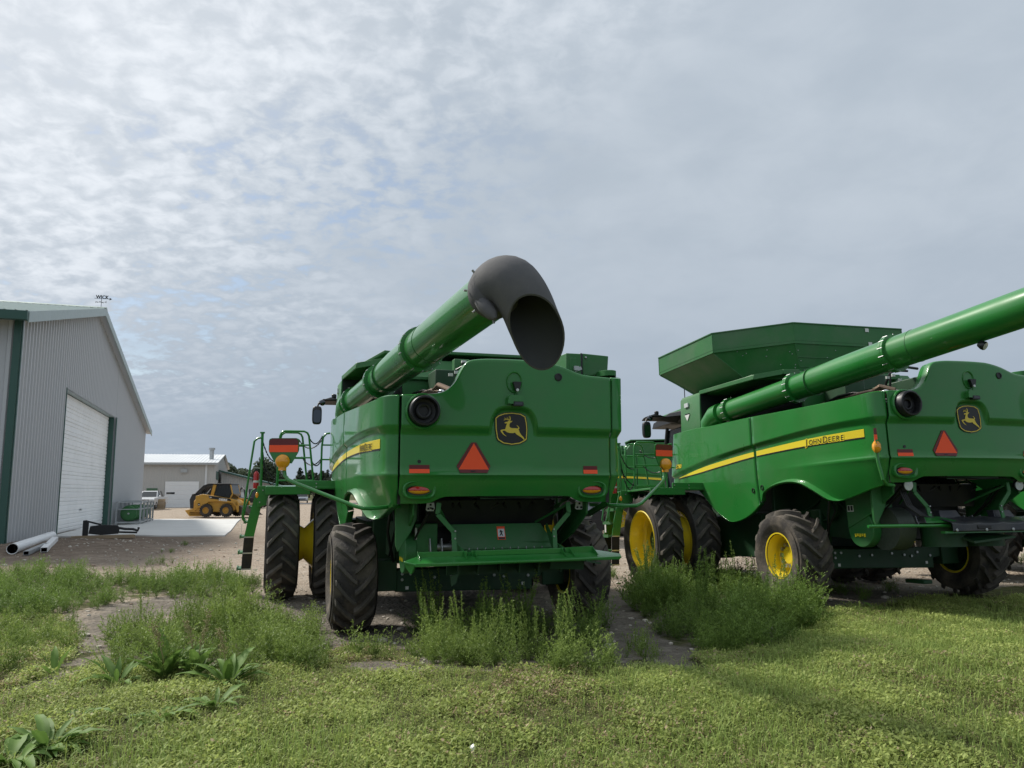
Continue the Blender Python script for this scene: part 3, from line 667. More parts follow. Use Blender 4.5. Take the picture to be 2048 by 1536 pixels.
# -- tyres and rims --------------------------------------------------------------------------------
_cache = {}
def tyre_mesh(Rr, W, rim, nl, lug, vee, m):
    key = (Rr, W, vee, m)
    if key in _cache: return _cache[key]
    t = MB(); H = W/2; Rc = Rr-lug
    def crown(x): return Rc-.055*(abs(x)/H)**2.6
    prof = [(rim-.03, -H*.78), (rim+.02, -H*.86), (rim+.10, -H*.97), (rim+(Rc-rim)*.45, -H*1.02), (rim+(Rc-rim)*.7, -H*1.0), (Rc-.13, -H*.97), (crown(H*.93), -H*.93)]
    prof += [(crown(H*q), H*q) for q in (-.75, -.5, -.25, 0, .25, .5, .75)]
    prof += [(r_, -a) for r_, a in reversed(prof[:7])]
    t.lathe(prof, (0, 0, 0), (1, 0, 0), 72)
    # lugs: curved bars from the centre line out over the shoulder
    sweep = .30 if Rr > .9 else .46
    rd = random.Random(3)
    for sd_ in (-1, 1):
        for i in range(nl):
            t0 = 2*math.pi*(i+(.5 if sd_ > 0 else 0))/nl
            rows = []
            for k in range(8):
                q = k/7; x = sd_*H*(-.04+1.0*q); ang = t0+vee*sweep*(q**1.25); wd = (.027+.017*q)
                if k == 7: x = sd_*H*.99
                base = crown(min(abs(x), H*.96))-.02 if k < 7 else Rc-.17
                topr = crown(min(abs(x), H*.96))+lug*(1.0-.12*q) if k < 7 else Rc-.14
                hw = wd/Rr
                def pt(r_, a): return (x, r_*math.cos(a), r_*math.sin(a))
                rows.append([pt(base, ang-hw*1.5), pt(topr, ang-hw*.85), pt(topr, ang+hw*.85), pt(base, ang+hw*1.5)])
            t.grid(rows, 1, flip=(sd_ > 0)); t.add([rows[0][j] for j in range(4)], [(0, 1, 2, 3) if sd_ < 0 else (3, 2, 1, 0)], 1); t.add([rows[-1][j] for j in range(4)], [(3, 2, 1, 0) if sd_ < 0 else (0, 1, 2, 3)], 1)
    _cache[key] = t.mesh('tyre', [m, M['lug']], 32); return _cache[key]
def rim_mesh(kind, sg):
    key = ('rim', kind, sg)
    if key in _cache: return _cache[key]
    d = (sg, 0, 0); r_ = MB(); o = (0, 0, 0)
    if kind == 'outer':
        r_.lathe([(.60, .19), (.60, .235), (.585, .245), (.565, .235), (.56, .15), (.54, .10), (.535, -.02), (.515, -.05), (.50, -.10), (.34, -.165), (.20, -.175), (.19, -.14), (.0, -.14)], o, d, 48)
        r_.lathe([(.58, -.22), (.60, -.24), (.57, -.25), (.5, -.1)], o, d, 40)
        r_.lathe([(.56, -.24), (.44, -.22), (.33, -.30), (.27, -.40), (.27, -.46)], o, d, 36)           # spacer cone towards the inner wheel
    elif kind == 'inner':
        r_.lathe([(.60, .22), (.60, .25), (.575, .25), (.54, .21), (.50, .20), (.27, .42), (.27, .50)], o, d, 48)
        r_.lathe([(.60, -.25), (.565, -.24), (.53, -.1), (.48, -.02), (.2, .0), (.0, .0)], o, d, 40)
    else:
        r_.lathe([(.372, .235), (.372, .262), (.352, .262), (.342, .2), (.325, .15), (.32, .03), (.305, .01), (.30, -.02), (.21, -.05), (.20, -.05), (.19, -.04), (.0, -.04)], o, d, 44)
        r_.lathe([(.15, -.05), (.15, .06), (.13, .08), (.0, .08)], o, d, 24)
        r_.lathe([(.372, -.235), (.372, -.26), (.345, -.262), (.335, -.235)], o, d, 36); r_.lathe([(.335, -.235), (.32, -.05), (.2, -.06), (.2, -.2), (.0, -.2)], o, d, 36, 2)
        for i in range(10):
            a = 2*math.pi*i/10; c = (0, .175*math.cos(a), .175*math.sin(a)); r_.cyl((sg*-.05, c[1], c[2]), (sg*.075, c[1], c[2]), .016, 8, 1); r_.cyl((sg*.04, c[1], c[2]), (sg*.10, c[1], c[2]), .03, 8, 1)
    _cache[key] = r_.mesh('rim', [M['yellow'], M['steel'], M['greendark']], 30); return _cache[key]
def wheel(root, name, kind, x, y, Rr, W, rimr, sg, vee, m, extra=None):
    o = mesh_obj(name, rim_mesh(kind, sg), root, (x, y, Rr))
    mesh_obj('tyre', tyre_mesh(Rr, W, rimr, 20 if Rr > .9 else 16, .075 if Rr > .9 else .075, vee, m), o)
    return o
# -- emblem ----------------------------------------------------------------------------------------
def emblem(parent):
    e = MB(); Z6 = lambda x, y: ((x-200)/1640*.4785*1.6, (1213-y)/1640*.4785*1.6)
    out = [(1122, 505), (1140, 488), (1180, 473), (1232, 468), (1290, 473), (1322, 490), (1331, 530), (1335, 575), (1331, 635), (1322, 645), (1285, 664), (1232, 672), (1175, 664), (1142, 645), (1133, 630), (1124, 575)]
    k = .4255/213.
    P = lambda q, sc=1.0: ((q[0]-1229)*k*sc, (570-q[1])*k*sc)
    yb = hood_y(0, 2.75)-.012; c = (0.0, 2.765)
    def ring(sc): return [(c[0]+a, yb, c[1]+b) for a, b in (P(q, sc) for q in out)]
    e.prism(ring(1.03), (0, .03, 0), 0)
    a, b = ring(.985), ring(.93); n = len(a)
    e.add([(p[0], yb-.004, p[2]) for p in a]+[(p[0], yb-.004, p[2]) for p in b], [(i, (i+1) % n, n+(i+1) % n, n+i) for i in range(n)], 1)
    body = [(82, 1130), (102, 1117), (128, 1113), (150, 1095), (163, 1090), (180, 1101), (213, 1096), (194, 1118), (174, 1128), (163, 1152), (163, 1185), (180, 1203), (215, 1208), (262, 1208), (288, 1212), (301, 1205), (298, 1188), (272, 1160), (300, 1172), (318, 1196), (320, 1214), (306, 1222), (316, 1242), (328, 1275), (352, 1308), (385, 1340), (410, 1388), (392, 1382), (356, 1350), (312, 1322), (276, 1302), (252, 1274), (215, 1283), (160, 1281), (118, 1268), (92, 1247), (52, 1250), (54, 1264), (78, 1300), (118, 1332), (104, 1332), (62, 1306), (32, 1272), (20, 1245), (42, 1234), (96, 1226), (105, 1190), (118, 1155), (124, 1137), (104, 1139), (88, 1137)]
    kz = 1/7.68*3.2*k
    D = lambda q: (c[0]+(q[0]-196)*kz, yb-.005, c[1]+(1216-q[1])*kz)
    pts = [Vector(D(q)) for q in body]; tri = tessellate_polygon([pts]); e.add(pts, [t if (pts[t[1]]-pts[t[0]]).cross(pts[t[2]]-pts[t[0]]).y < 0 else (t[0], t[2], t[1]) for t in tri], 1)
    def stroke(ps, w0, w1):
        ps = [Vector(D(q)) for q in ps]; L = []; Rt = []
        for i, p in enumerate(ps):
            d = (ps[min(i+1, len(ps)-1)]-ps[max(i-1, 0)]).normalized(); nn = Vector((d.z, 0, -d.x)); w = (w0+(w1-w0)*i/(len(ps)-1))*kz
            L.append(p+nn*w); Rt.append(p-nn*w)
        e.grid([L, Rt], 1)
    stroke([(163, 1098), (176, 1078), (178, 1052), (168, 1032), (158, 1024)], 8, 3); stroke([(166, 1078), (140, 1082), (110, 1074), (88, 1082), (72, 1094)], 8, 3)
    stroke([(150, 1081), (134, 1062), (120, 1042)], 5, 2); stroke([(122, 1077), (102, 1062), (78, 1060)], 5, 2); stroke([(176, 1066), (160, 1052), (148, 1036)], 5, 2)
    return e.build('emblem', [M['decalblack'], M['badgeyellow']], parent, smooth=False)
def on_side(sg, v2, f, y0, z0, scale_sg, m, parent, name, off=.006, slope=0.0):
    """flat lettering laid on the side sheet; v2 runs along the reading direction"""
    vs = [side_x(y0-scale_sg*a, z0+b+slope*a, off, sg) for a, b in v2]
    q = MB(); q.add(vs, f); return q
def side_graphics(parent_rear, parent_front, sg):
    top = [(5.76, 2.255), (4.94, 2.385), (3.95, 2.475), (3.0, 2.54), (1.57, 2.605), (.36, 2.625)]; bot = [(5.76, 2.25), (4.95, 2.305), (3.96, 2.385), (3.01, 2.455), (1.59, 2.50), (.36, 2.508)]
    T, B = top[::-1], bot[::-1]
    for par, (ya, yb) in ((parent_rear, (.36, 2.93)), (parent_front, (3.01, 5.74))):
        q = MB(); n = 40; hi = []; lo = []; lo2 = []; mids = []
        for i in range(n+1):
            y = ya+(yb-ya)*i/n; zt, zb = smooth_lerp(T, y), smooth_lerp(B, y)
            cut = .012*(1-i/n) if par is parent_rear and i == 0 else 0
            hi.append(side_x(y, zt, .005, sg)); mids.append(side_x(y, (zt+zb)/2, .005, sg)); lo.append(side_x(y, zb, .005, sg)); lo2.append(side_x(y, zb-.022, .005, sg))
        q.grid([hi, mids, lo], 0, flip=(sg < 0)); q.grid([lo, lo2], 1, flip=(sg < 0))
        if par is parent_rear:
            for j in range(1, 9):
                a = []; b = []
                for i in range(0, 20):
                    y = ya+(yb-ya)*i/n*.9; zt, zb = smooth_lerp(T, y), smooth_lerp(B, y); z = zb+(zt-zb)*j/9
                    a.append(side_x(y, z, .0062, sg)); b.append(side_x(y, z-.0018, .0062, sg))
                q.grid([a, b], 2, flip=(sg < 0))
        q.build('stripe', [M['stripe'], M['decalblack'], mat('dark_yellow_decal', (.52, .37, .01), .4)] if 'strm' not in _cache else _cache['strm'], par)
    # maker's lettering : black letters with a yellow outline
    fl = sg
    for bold, m, off in ((.010, M['stripe'], .0085), (.0, M['decalblack'], .0105)):
        x = 0; q = MB()
        for ch, sz, adv in (('J', .138, .072), ('O', .112, .105), ('H', .112, .098), ('N', .112, .118), ('D', .138, .122), ('E', .112, .084), ('E', .112, .084), ('R', .112, .092), ('E', .112, .1)):
            v, f = text_polys(ch, sz, 1, .08, bold+.0018)
            yy = 1.57-x if sg < 0 else .72+x
            q.add([side_x(1.585-(x+a*1.1) if sg < 0 else .70+(x+a*1.1), 2.508+b, off, sg) for a, b in v], f); x += adv
        q.build('lettering', m, parent_rear, smooth=False)
    for bold, m, off in ((.008, M['decalblack'], .005), (.0, M['stripe'], .007)):
        q = MB(); v, f = text_polys('S780', .115, 1.05, .15, bold+.003); q.add([side_x(5.78-a if sg < 0 else 5.40+a, 2.455+b, off, sg) for a, b in v], f); q.build('model_number', m, parent_front, smooth=False)

def make_combine(key, label, group, open_tank, tray):
    root = empty('combine_harvester', POSE[key][0], POSE[key][1]); tag(root, label, 'combine harvester', group)
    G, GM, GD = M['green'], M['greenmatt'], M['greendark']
    # ---------------- rear hood
    h = MB(); h.grid(hood_sheet(), flip=True); hood = h.build('rear_hood', G, root, solid=.02, sharp=50)
    emblem(hood)
    # slow vehicle triangle
    q = MB(); Y = .02
    tri = [(-.485, 2.585), (-.455, 2.585), (-.275, 2.30), (-.275, 2.29), (-.312, 2.21), (-.655, 2.21), (-.695, 2.29), (-.695, 2.30), (-.515, 2.585)]
    ty = lambda x, z, o: (x, hood_y(x, z)-o, z)
    q.prism([ty(*p, .012) for p in tri[::-1]], (0, .014, 0), 0); q.prism([ty(*p, .016) for p in [(-.485, 2.575), (-.672, 2.252), (-.292, 2.252)]], (0, .006, 0), 1)
    q.box(-.52, -.46, hood_y(-.48, 2.23)-.017, hood_y(-.48, 2.23)-.01, 2.222, 2.236, 2); q.build('slow_vehicle_triangle', [M['maroon'], M['orange'], M['decalblack']], hood, smooth=False)
    for x0, x1 in ((-1.275, -1.03), (.99, 1.195)):
        q = MB()
        for za, zb_, m in ((2.255, 2.305, 0), (2.205, 2.255, 1)): q.add([ty(x0, za, .006), ty(x1, za, .006), ty(x1, zb_, .006), ty(x0, zb_, .006)], [(0, 1, 2, 3)], m)
        q.build('reflector', [M['maroon'], M['orange']], hood, smooth=False)
    q = MB(); q.lathe([(.0, .008), (.022, .008), (.022, 0)], ty(-1.155, 2.345, 0), (0, -1, 0), 12); q.build('plug', M['decalblack'], hood)
    for x in (-1.14, 1.135):
        cz = 2.0; cy = lambda z: hood_y(x, z)
        b = MB(); n = 40; prof = ((1.0, -.03, .0), (1.0, .012, .0), (.97, .03, 0), (.90, .034, 0), (.82, .02, 0), (.76, -.012, 0), (.70, -.018, 0))
        rows = []
        for k, o, _ in prof:
            rows.append([(x+.205*k*math.copysign(abs(math.cos(a))**.62, math.cos(a)), cy(cz)-o, cz+.112*(k-.05*(1-k))*math.copysign(abs(math.sin(a))**.75, math.sin(a))) for a in (2*math.pi*i/n for i in range(n))])
        b.grid(rows, 0, True, True); b.add(rows[-1], [tuple(range(n))], 0)
        tl = b.build('tail_light', [G], hood, sharp=60)
        l = MB(); rows = []
        for k in range(9):
            t_ = math.pi/2*k/8; rr = math.cos(t_)
            rows.append([(x+.142*rr*math.cos(a), cy(cz)+.01-.045*math.sin(t_), cz+.052*rr*math.sin(a)) for a in (2*math.pi*i/32 for i in range(32))])
        bse = len(l.f); l.grid(rows, 0, True, True)
        for i in range(bse, len(l.f)):
            zc = sum(l.v[j][2] for j in l.f[i])/len(l.f[i]); l.m[i] = 1 if zc < cz-.008 else 0
        l.build('lamp_lens', [M['redlens'], M['amber']], tl)
        l = MB(); rows = [[(x+r1*math.cos(a), cy(cz)+.0-o, cz+r2*math.sin(a)) for a in (2*math.pi*i/32 for i in range(32))] for r1, r2, o in ((.155, .064, .0), (.152, .061, .016), (.142, .052, .014))]
        l.grid(rows, 0, True, True); l.build('lamp_gasket', M['decalblack'], tl)
    # round air outlet
    c = (-1.125, hood_y(-1.125, 2.955), 2.955)
    q = MB(); q.lathe([(.225, -.01), (.222, .018), (.205, .03), (.192, .02), (.19, -.01)], c, (0, -1, 0), 48, 1)
    q.lathe([(.186, -.02), (.186, .13), (.178, .142), (.160, .145), (.150, .13), (.148, .02), (.10, .01), (.098, .055), (.08, .062), (.062, .055), (.06, .02), (.0, .02)], c, (0, -1, 0), 48, 0)
    q.build('air_outlet', [M['black'], G], hood, sharp=40)
    q = MB(); q.lathe([(.052, .0), (.05, .014), (.036, .016), (.034, .006), (0, .006)], ty(.62, 3.44, 0), (0, -1, 0), 20); q.build('sensor_port', M['decalblack'], hood)
    # camera scoop, camera and marker lamp under it
    q = MB(); cx, cz = .02, 3.35; rows = []
    for k, o in ((1.12, .0), (1.06, .012), (.98, .010), (.86, -.03), (.5, -.05), (.05, -.055)):
        rows.append([(cx+.095*k*math.cos(a), hood_y(cx, cz)-o-.004, cz+.125*k*math.sin(a)) for a in (2*math.pi*i/28 for i in range(28))])
    q.grid(rows, 0, True, True); q.build('camera_recess', G, hood, sharp=60)
    q = MB(); yq = hood_y(cx, 3.3)
    q.prism([(cx-.03, yq-.02, 3.335), (cx+.075, yq-.02, 3.335), (cx+.055, yq-.02, 3.26), (cx+.045, yq-.02, 3.235), (cx+.0, yq-.02, 3.235), (cx-.005, yq-.02, 3.26)], (0, -.05, 0), 0); q.box(cx-.03, cx+.075, yq-.072, yq-.02, 3.335, 3.35, 0)
    q.cyl((cx+.02, yq-.06, 3.245), (cx+.02, yq-.085, 3.245), .018, 12, 1); q.cyl((cx+.02, yq-.045, 3.24), (cx+.02, yq-.03, 3.1), .01, 6, 2)
    q.build('rear_camera', [M['decalblack'], M['lens'], GM], hood)
    q = MB(); q.prism([(cx-.1, yq, 3.07), (cx+.115, yq, 3.07), (cx+.115, yq, 3.15), (cx+.09, yq, 3.18), (cx-.07, yq, 3.18), (cx-.095, yq, 3.15)], (0, -.075, 0), 0); q.box(cx-.03, cx+.1, yq-.078, yq-.02, 3.045, 3.10, 1); q.box(cx-.015, cx+.085, yq-.082, yq-.078, 3.06, 3.09, 2)
    q.build('number_plate_lamp', [G, M['decalblack'], M['glass']], hood)
    # ---------------- side panels
    rtop = lambda y: lerp([(.1, 3.475), (.5, 3.56), (1.2, 3.55), (6, 3.3)], y)
    for sg in (-1, 1):
        a = MB(); a.grid(side_sheet(.13, 2.955, sg, None if sg < 0 else rtop), flip=(sg > 0)); pr = a.build('rear_side_panel', G, root, solid=.018, sharp=50)
        a = MB(); a.grid(side_sheet(2.985, 6.02, sg, None if sg < 0 else rtop), flip=(sg > 0)); pf = a.build('front_side_panel', G, root, solid=.018, sharp=50)
        side_graphics(pr, pf, sg)
        for par, y, z in ((pf, 3.13, 1.86), (pr, 2.86, 1.90)):
            q = MB(); p = Vector(side_x(y, z, .0, sg)); q.lathe([(.045, 0), (.043, .012), (.03, .012), (.025, -.02), (0, -.02)], p, (sg, 0, 0), 16, 0); q.build('latch', M['decalblack'], par)
        s = MB()                                                             # dark rubber in the gap between hood and panel
        s.grid([[(sg*1.40, .16+.02, z), (sg*1.36, .2, z)] for z in [1.83+(1.33 if sg < 0 else 1.64)*i/12 for i in range(13)]]); s.build('seal_strip', M['decalblack'], root)
    # ---------------- dark core : body, chassis, feeder
    q = MB(); q.box(-1.28, 1.28, .35, 5.9, 2.02, 3.05); q.box(-.92, .88, 1.35, 5.8, 1.1, 2.05); q.box(-.95, .95, 5.6, 7.9, .75, 1.9); q.box(-.7, .7, 7.8, 8.6, .5, 1.4)
    q.box(-1.1, -.9, 2.2, 5.6, .95, 1.5); q.box(.9, 1.1, 2.2, 5.6, .95, 1.5); q.box(-1.3, 1.3, 3.2, 3.3, .8, 2.05); q.box(-1.36, -.95, 3.55, 5.3, .66, 1.45); q.box(.95, 1.36, 3.55, 5.3, .66, 1.45)
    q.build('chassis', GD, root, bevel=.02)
    # ---------------- grain tank and the housing at the foot of the auger
    t = MB()
    prf = [(2.55, 3.0), (2.55, 3.7), (2.8, 4.02), (5.9, 4.05), (6.15, 3.85), (6.15, 3.0)]
    t.prism([(-.98, y, z) for y, z in prf], (2.55, 0, 0))
    t.prism([(-1.73, 4.92, 3.22), (-1.71, 4.92, 3.90), (-1.66, 4.92, 3.97), (-.9, 4.92, 4.03), (-.9, 4.92, 3.22)], (0, .84, 0))
    t.prism([(-1.70, 4.93, 3.95), (-1.64, 3.04, 3.91), (-1.22, 2.74, 3.97), (-.9, 2.70, 3.98), (-.9, 4.93, 4.02)], (0, 0, .04))
    t.prism([(-1.71, 4.93, 3.91), (-1.65, 3.03, 3.87), (-1.65, 3.03, 3.96), (-1.71, 4.93, 3.99)], (.03, 0, 0)); t.prism([(-1.65, 3.03, 3.87), (-1.22, 2.73, 3.93), (-1.22, 2.73, 4.02), (-1.65, 3.03, 3.96)], (0, .03, 0)); t.prism([(-1.22, 2.73, 3.93), (-.9, 2.69, 3.94), (-.9, 2.69, 4.03), (-1.22, 2.73, 4.02)], (0, .03, 0))
    t.box(-.2, .05, 2.4, 2.56, 3.3, 4.0); t.box(-.95, .9, 2.50, 2.56, 3.66, 3.72); t.box(.2, .8, 2.44, 2.56, 3.3, 3.95)
    tank = t.build('grain_tank', GM, root, bevel=.012)
    q = MB(); q.box(-1.745, -1.71, 5.38, 5.54, 3.72, 3.81, 0); q.build('housing_lamp', M['lens'], tank); q = MB(); q.prism([(-1.728, 5.55, 3.56), (-1.728, 5.34, 3.56), (-1.728, 5.45, 3.43)], (-.008, 0, 0), 1); q.box(-1.738, -1.725, 5.36, 5.53, 3.565, 3.585, 2); q.build('housing_label', [M['lens'], M['decal'], M['decalblack']], tank)
    q = MB(); q.box(-1.25, -.92, 2.72, 5.27, 3.06, 3.14); q.box(-1.0, -.97, 2.6, 4.9, 3.1, 3.93); q.box(-1.69, -1.0, 4.905, 4.917, 3.2, 3.92); q.build('auger_well_shade', M['black'], root)  # black plates added as the shade inside the auger housing
    if open_tank:
        top = [(-1.93, 6.25), (-1.90, 3.96), (-.81, 2.89), (1.59, 2.87), (1.95, 3.6), (1.95, 6.25), (1.2, 7.0), (-1.2, 7.0)]
        base = [(-1.30, 5.6), (-1.28, 3.75), (-.62, 3.05), (1.2, 3.0), (1.45, 3.6), (1.45, 5.6), (.9, 6.1), (-.9, 6.1)]
        e = MB(); n = 8; zt, zl, z0 = 4.955, 4.565, 3.98
        r0 = [(x, y, z0) for x, y in base]; r1 = [(x*.985, y+.02, zl) for x, y in top]; r2 = [(x, y, zl) for x, y in top]; r2b = [(x*1.002, y, zl+.05) for x, y in top]; r3 = [(x, y, zt) for x, y in top]; r3b = [(x*.97, y+(.04 if y < 5 else -.04), zt) for x, y in top]; r3c = [(x*.97, y+(.04 if y < 5 else -.04), zl+.02) for x, y in top]; r4 = [(x*.98, y, z0+.05) for x, y in base]
        for a, b in ((r0, r1), (r1, r2), (r2, r3), (r3, r3b), (r3b, r3c), (r3c, r4)):
            for i in range(n):
                j = (i+1) % n; e.add([a[i], a[j], b[j], b[i]], [(0, 1, 2, 3)])
        for i in range(n):                                                    # hemmed seams and folded corner edges
            j = (i+1) % n; A, B = Vector(r2[i]), Vector(r2[j]); e.bar(A+Vector((0, 0, .06)), B+Vector((0, 0, .06)), .008, .012); e.bar(Vector(r2[i]), Vector(r3[i]), .012, .012); e.bar(Vector(r3[i]), Vector(r3[j]), .03, .02)
            e.bar(Vector(r0[i])+Vector((0, 0, -.01)), Vector(r1[i])+Vector((0, 0, -.01)), .012, .012)
        for i in (1, 2):
            for t_ in (.3, .6):
                A = Vector(r0[i]).lerp(Vector(r1[i]), t_); B = Vector(r0[i+1]).lerp(Vector(r1[i+1]), t_)
                if i == 2: e.bar(A+Vector((0, -.004, -.008)), B+Vector((0, -.004, -.008)), .01, .01)
        rd = random.Random(5)
        for k in range(26):                                                   # rivets on the sloping panels
            i = rd.choice((1, 2, 2)); a, b = rd.random(), rd.random(); P = (Vector(r0[i]).lerp(Vector(r0[i+1]), a)).lerp(Vector(r1[i]).lerp(Vector(r1[i+1]), a), b); e.ball(P, .012, .012, .012, 6, 4, 1)
        ex = e.build('tank_extension', [GM, M['steel']], root, smooth=False)
        for x, z in ((.8, zl+.02), (.75, zt-.1)): q = MB(); q.box(x, x+.08, 2.862, 2.868, z, z+.07); q.build('sticker', M['decal'], ex)
        q = MB(); q.prism([(-1.30, 5.5, 3.86), (-1.56, 5.3, 3.9), (-1.5, 3.3, 3.93), (-.7, 2.6, 3.82), (1.2, 2.6, 3.9), (1.4, 5.6, 3.9)], (0, 0, .09)); q.build('tank_collar', GM, root, bevel=.01)
    else:
        q = MB()                                                             # folded tank covers lying on the tank
        q.prism([(-.95, 2.9, 4.05), (-.2, 2.75, 4.12), (1.5, 2.75, 4.12), (1.5, 5.9, 4.15), (-.95, 5.9, 4.12)], (0, 0, .05)); q.box(.95, 1.17, .55, 1.5, 3.2, 3.86); q.box(1.0, 1.1, .54, .56, 3.5, 3.8)
        q.prism([(-1.5, 3.9, 4.02), (-1.15, 3.4, 4.2), (-.75, 3.3, 4.16), (-.75, 4.6, 4.1)], (0, 0, .05)); q.build('tank_cover', GM, root, bevel=.012)
        q = MB(); q.prism([(1.22, .62, 3.88), (1.62, .62, 3.86), (1.60, .62, 3.60), (1.22, .62, 3.55)], (0, .9, 0)); q.cyl((1.27, .63, 3.82), (1.27, .60, 3.82), .018, 10, 1); q.box(1.18, 1.22, .6, 1.4, 3.56, 3.88, 2); q.build('screen_door', [GM, M['steel'], M['black']], root, bevel=.012)
        q = MB(); q.box(1.05, 1.12, .5, .56, 3.62, 3.68); q.obox((1.12, .54, 3.64), Vector((.05, 0, .02)), Vector((0, .01, 0)), Vector((-.01, 0, .02))); q.build('door_latch', M['steel'], root)
    q = MB(); rows = [[(1.50+.12*math.cos(a)*k, .45+.2*math.sin(a)*k, 3.555+dz) for a in (2*math.pi*i/20 for i in range(20))] for k, dz in ((1.0, -.02), (1.0, .05), (.93, .055), (.9, -.0), (.0, -.01))]
    q.grid(rows, 0, True, True); q.build('side_duct', M['black'] if False else GM, root)
    # ---------------- unloading auger
    A0, A1 = Vector((-1.57, 4.22, 3.43)), Vector((-1.15, .11, 3.73)); dA = (A1-A0)
    P = lambda t_: A0+dA*t_
    ends = 1.585
    q = MB(); q.tube([P(t_) for t_ in (0, .12, .45, .52, .75, 1.0, 1.25, ends)], [.195, .20, .205, .212, .236, .24, .24, .24], 40)
    q.tube([P(-.02), P(-.06)+Vector((0, 0, -.02)), P(-.1)+Vector((.02, .05, -.12)), P(-.11)+Vector((.06, .06, -.42))], [.22, .235, .235, .22], 28)
    aug = q.build('unloading_auger', G, root, sharp=40)
    for t_, r_ in ((.05, .245), (.485, .262), (1.0, .285)):
        q = MB(); d = dA.normalized()
        q.lathe([(.2, -.03), (r_, -.03), (r_, .005), (r_*.985, .008), (r_*.985, .012), (r_, .015), (r_, .05), (.2, .05)], P(t_), d, 40)
        _, u, w = frame(d)
        for i in range(14):
            a = 2*math.pi*i/14+.2; c_ = P(t_)+(u*math.cos(a)+w*math.sin(a))*(r_-.004); q.cyl(c_-d*.036, c_+d*.054, .0085, 6, 1)
        q.build('flange_ring', [G, M['steel']], aug, sharp=30)
    for t_ in (.6, 1.1):
        q = MB(); q.lathe([(.2, -.004), (.2445, -.004), (.2445, .004), (.2, .004)], P(t_), dA.normalized(), 40); q.build('weld_seam', GM, aug)
    # rubber spout at its end
    e0 = P(ends); d = dA.normalized()
    pts = [e0-d*.03, e0+d*.04, Vector((-.892, -2.28, 3.945)), Vector((-.845, -2.375, 3.985)), Vector((-.785, -2.475, 3.965)), Vector((-.722, -2.535, 3.875)), Vector((-.658, -2.565, 3.75)), Vector((-.60, -2.575, 3.61)), Vector((-.535, -2.575, 3.46)), Vector((-.48, -2.57, 3.29)), Vector((-.42, -2.56, 3.08))]
    rad = [.250, .251, .254, .258, .259, .256, .252, .249, .247, .246, .246]
    rad_ = rad; pp = pts; NB = 34
    def cr(i): return [tuple(smooth_lerp([(k_, p_[c_]) for k_, p_ in enumerate(pp)], i) for c_ in range(3))][0]
    pts = [Vector(cr((len(pp)-1)*i/NB)) for i in range(NB+1)]; rad = [smooth_lerp([(k_, r_) for k_, r_ in enumerate(rad_)], (len(pp)-1)*i/NB) for i in range(NB+1)]
    q = MB(); n = 40; T = [(pts[min(i+1, len(pts)-1)]-pts[max(i-1, 0)]).normalized() for i in range(len(pts))]; u = frame(T[0])[1]; rows = []
    cutN = Vector((-.05, -.77, -.63)).normalized(); cutP = Vector((-.49, -2.63, 3.56))
    for i in range(len(pts)):
        u = (u-T[i]*u.dot(T[i])).normalized(); w = T[i].cross(u)
        rows.append([pts[i]+(u*math.cos(2*math.pi*j/n)+w*math.sin(2*math.pi*j/n))*rad[i] for j in range(n)])
    for j in range(n):                                                     # the mouth is cut on a slant
        stop = None
        for i in range(1, len(rows)):
            if stop is None and i > NB*.3 and (rows[i][j]-cutP).dot(cutN) > 0:
                a0, a1 = (rows[i-1][j]-cutP).dot(cutN), (rows[i][j]-cutP).dot(cutN); stop = rows[i-1][j].lerp(rows[i][j], max(0, min(1, -a0/(a1-a0))))
            if stop is not None: rows[i][j] = stop.copy()
    q.grid(rows, 0, True, True)
    inner = [[p+((sum((rows[i][k] for k in range(n)), Vector()))/n-p).normalized()*.018 for p in ring] for i, ring in enumerate(rows)]
    q.grid(inner, 1, False, True); q.grid([rows[-1], inner[-1]], 0, True, True)
    bo = q.build('spout_boot', [M['boot'], M['bootin']], aug, sharp=70)
    q = MB(); c0, c1 = e0+d*.04+Vector((-.155, -.05, -.11)), e0+d*.18+Vector((-.09, -.05, -.28)); q.tube([c0+(c0-c1)*.25, c0, c0.lerp(c1, .4), c1, c1+(c1-c0)*.25], [.03, .06, .07, .055, .02], 18); q.build('boot_bulge', M['boot'], bo)
    q = MB(); _, u, w = frame(d)
    for i in range(8): a = 2*math.pi*i/8; c_ = e0+d*.0+(u*math.cos(a)+w*math.sin(a))*.268; q.cyl(c_, c_+(c_-e0).normalized()*.03, .012, 6)
    q.build('clamp_bolts', M['steel'], bo)
    if key == 'B':
      q = MB(); c_ = P(1.345)+Vector((-.02, 0, -.30)); q.cyl(c_+Vector((0, 0, .02)), c_+Vector((0, 0, .12)), .014, 8); q.lathe([(0, -.05), (.035, -.05), (.058, .0), (.06, .03), (.052, .045), (0, .05)], c_, (.3, -.8, -.5), 18, 0, [0, 0, 0, 0, 1]); q.build('work_lamp', [M['black'], M['lens']], aug)
    # ---------------- engine deck clutter
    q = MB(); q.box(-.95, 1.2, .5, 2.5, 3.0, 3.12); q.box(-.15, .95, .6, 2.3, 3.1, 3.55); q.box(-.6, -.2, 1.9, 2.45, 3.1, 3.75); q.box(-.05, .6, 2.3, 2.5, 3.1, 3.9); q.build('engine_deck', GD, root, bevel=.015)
    q = MB(); q.tube([(-1.0, 2.4, 3.2), (-.9, 1.7, 3.28), (-.8, 1.1, 3.3), (-.7, .8, 3.26)], .07, 12, 0); q.tube([(-.85, 1.3, 3.2), (-.75, .9, 3.38), (-.62, .75, 3.3)], .05, 10, 0); q.ball((-.72, .85, 3.28), .07, .09, .06, 12, 8, 1); q.build('exhaust_pipe', [M['rust'], M['chrome']], root)
    q = MB(); rd = random.Random(9)
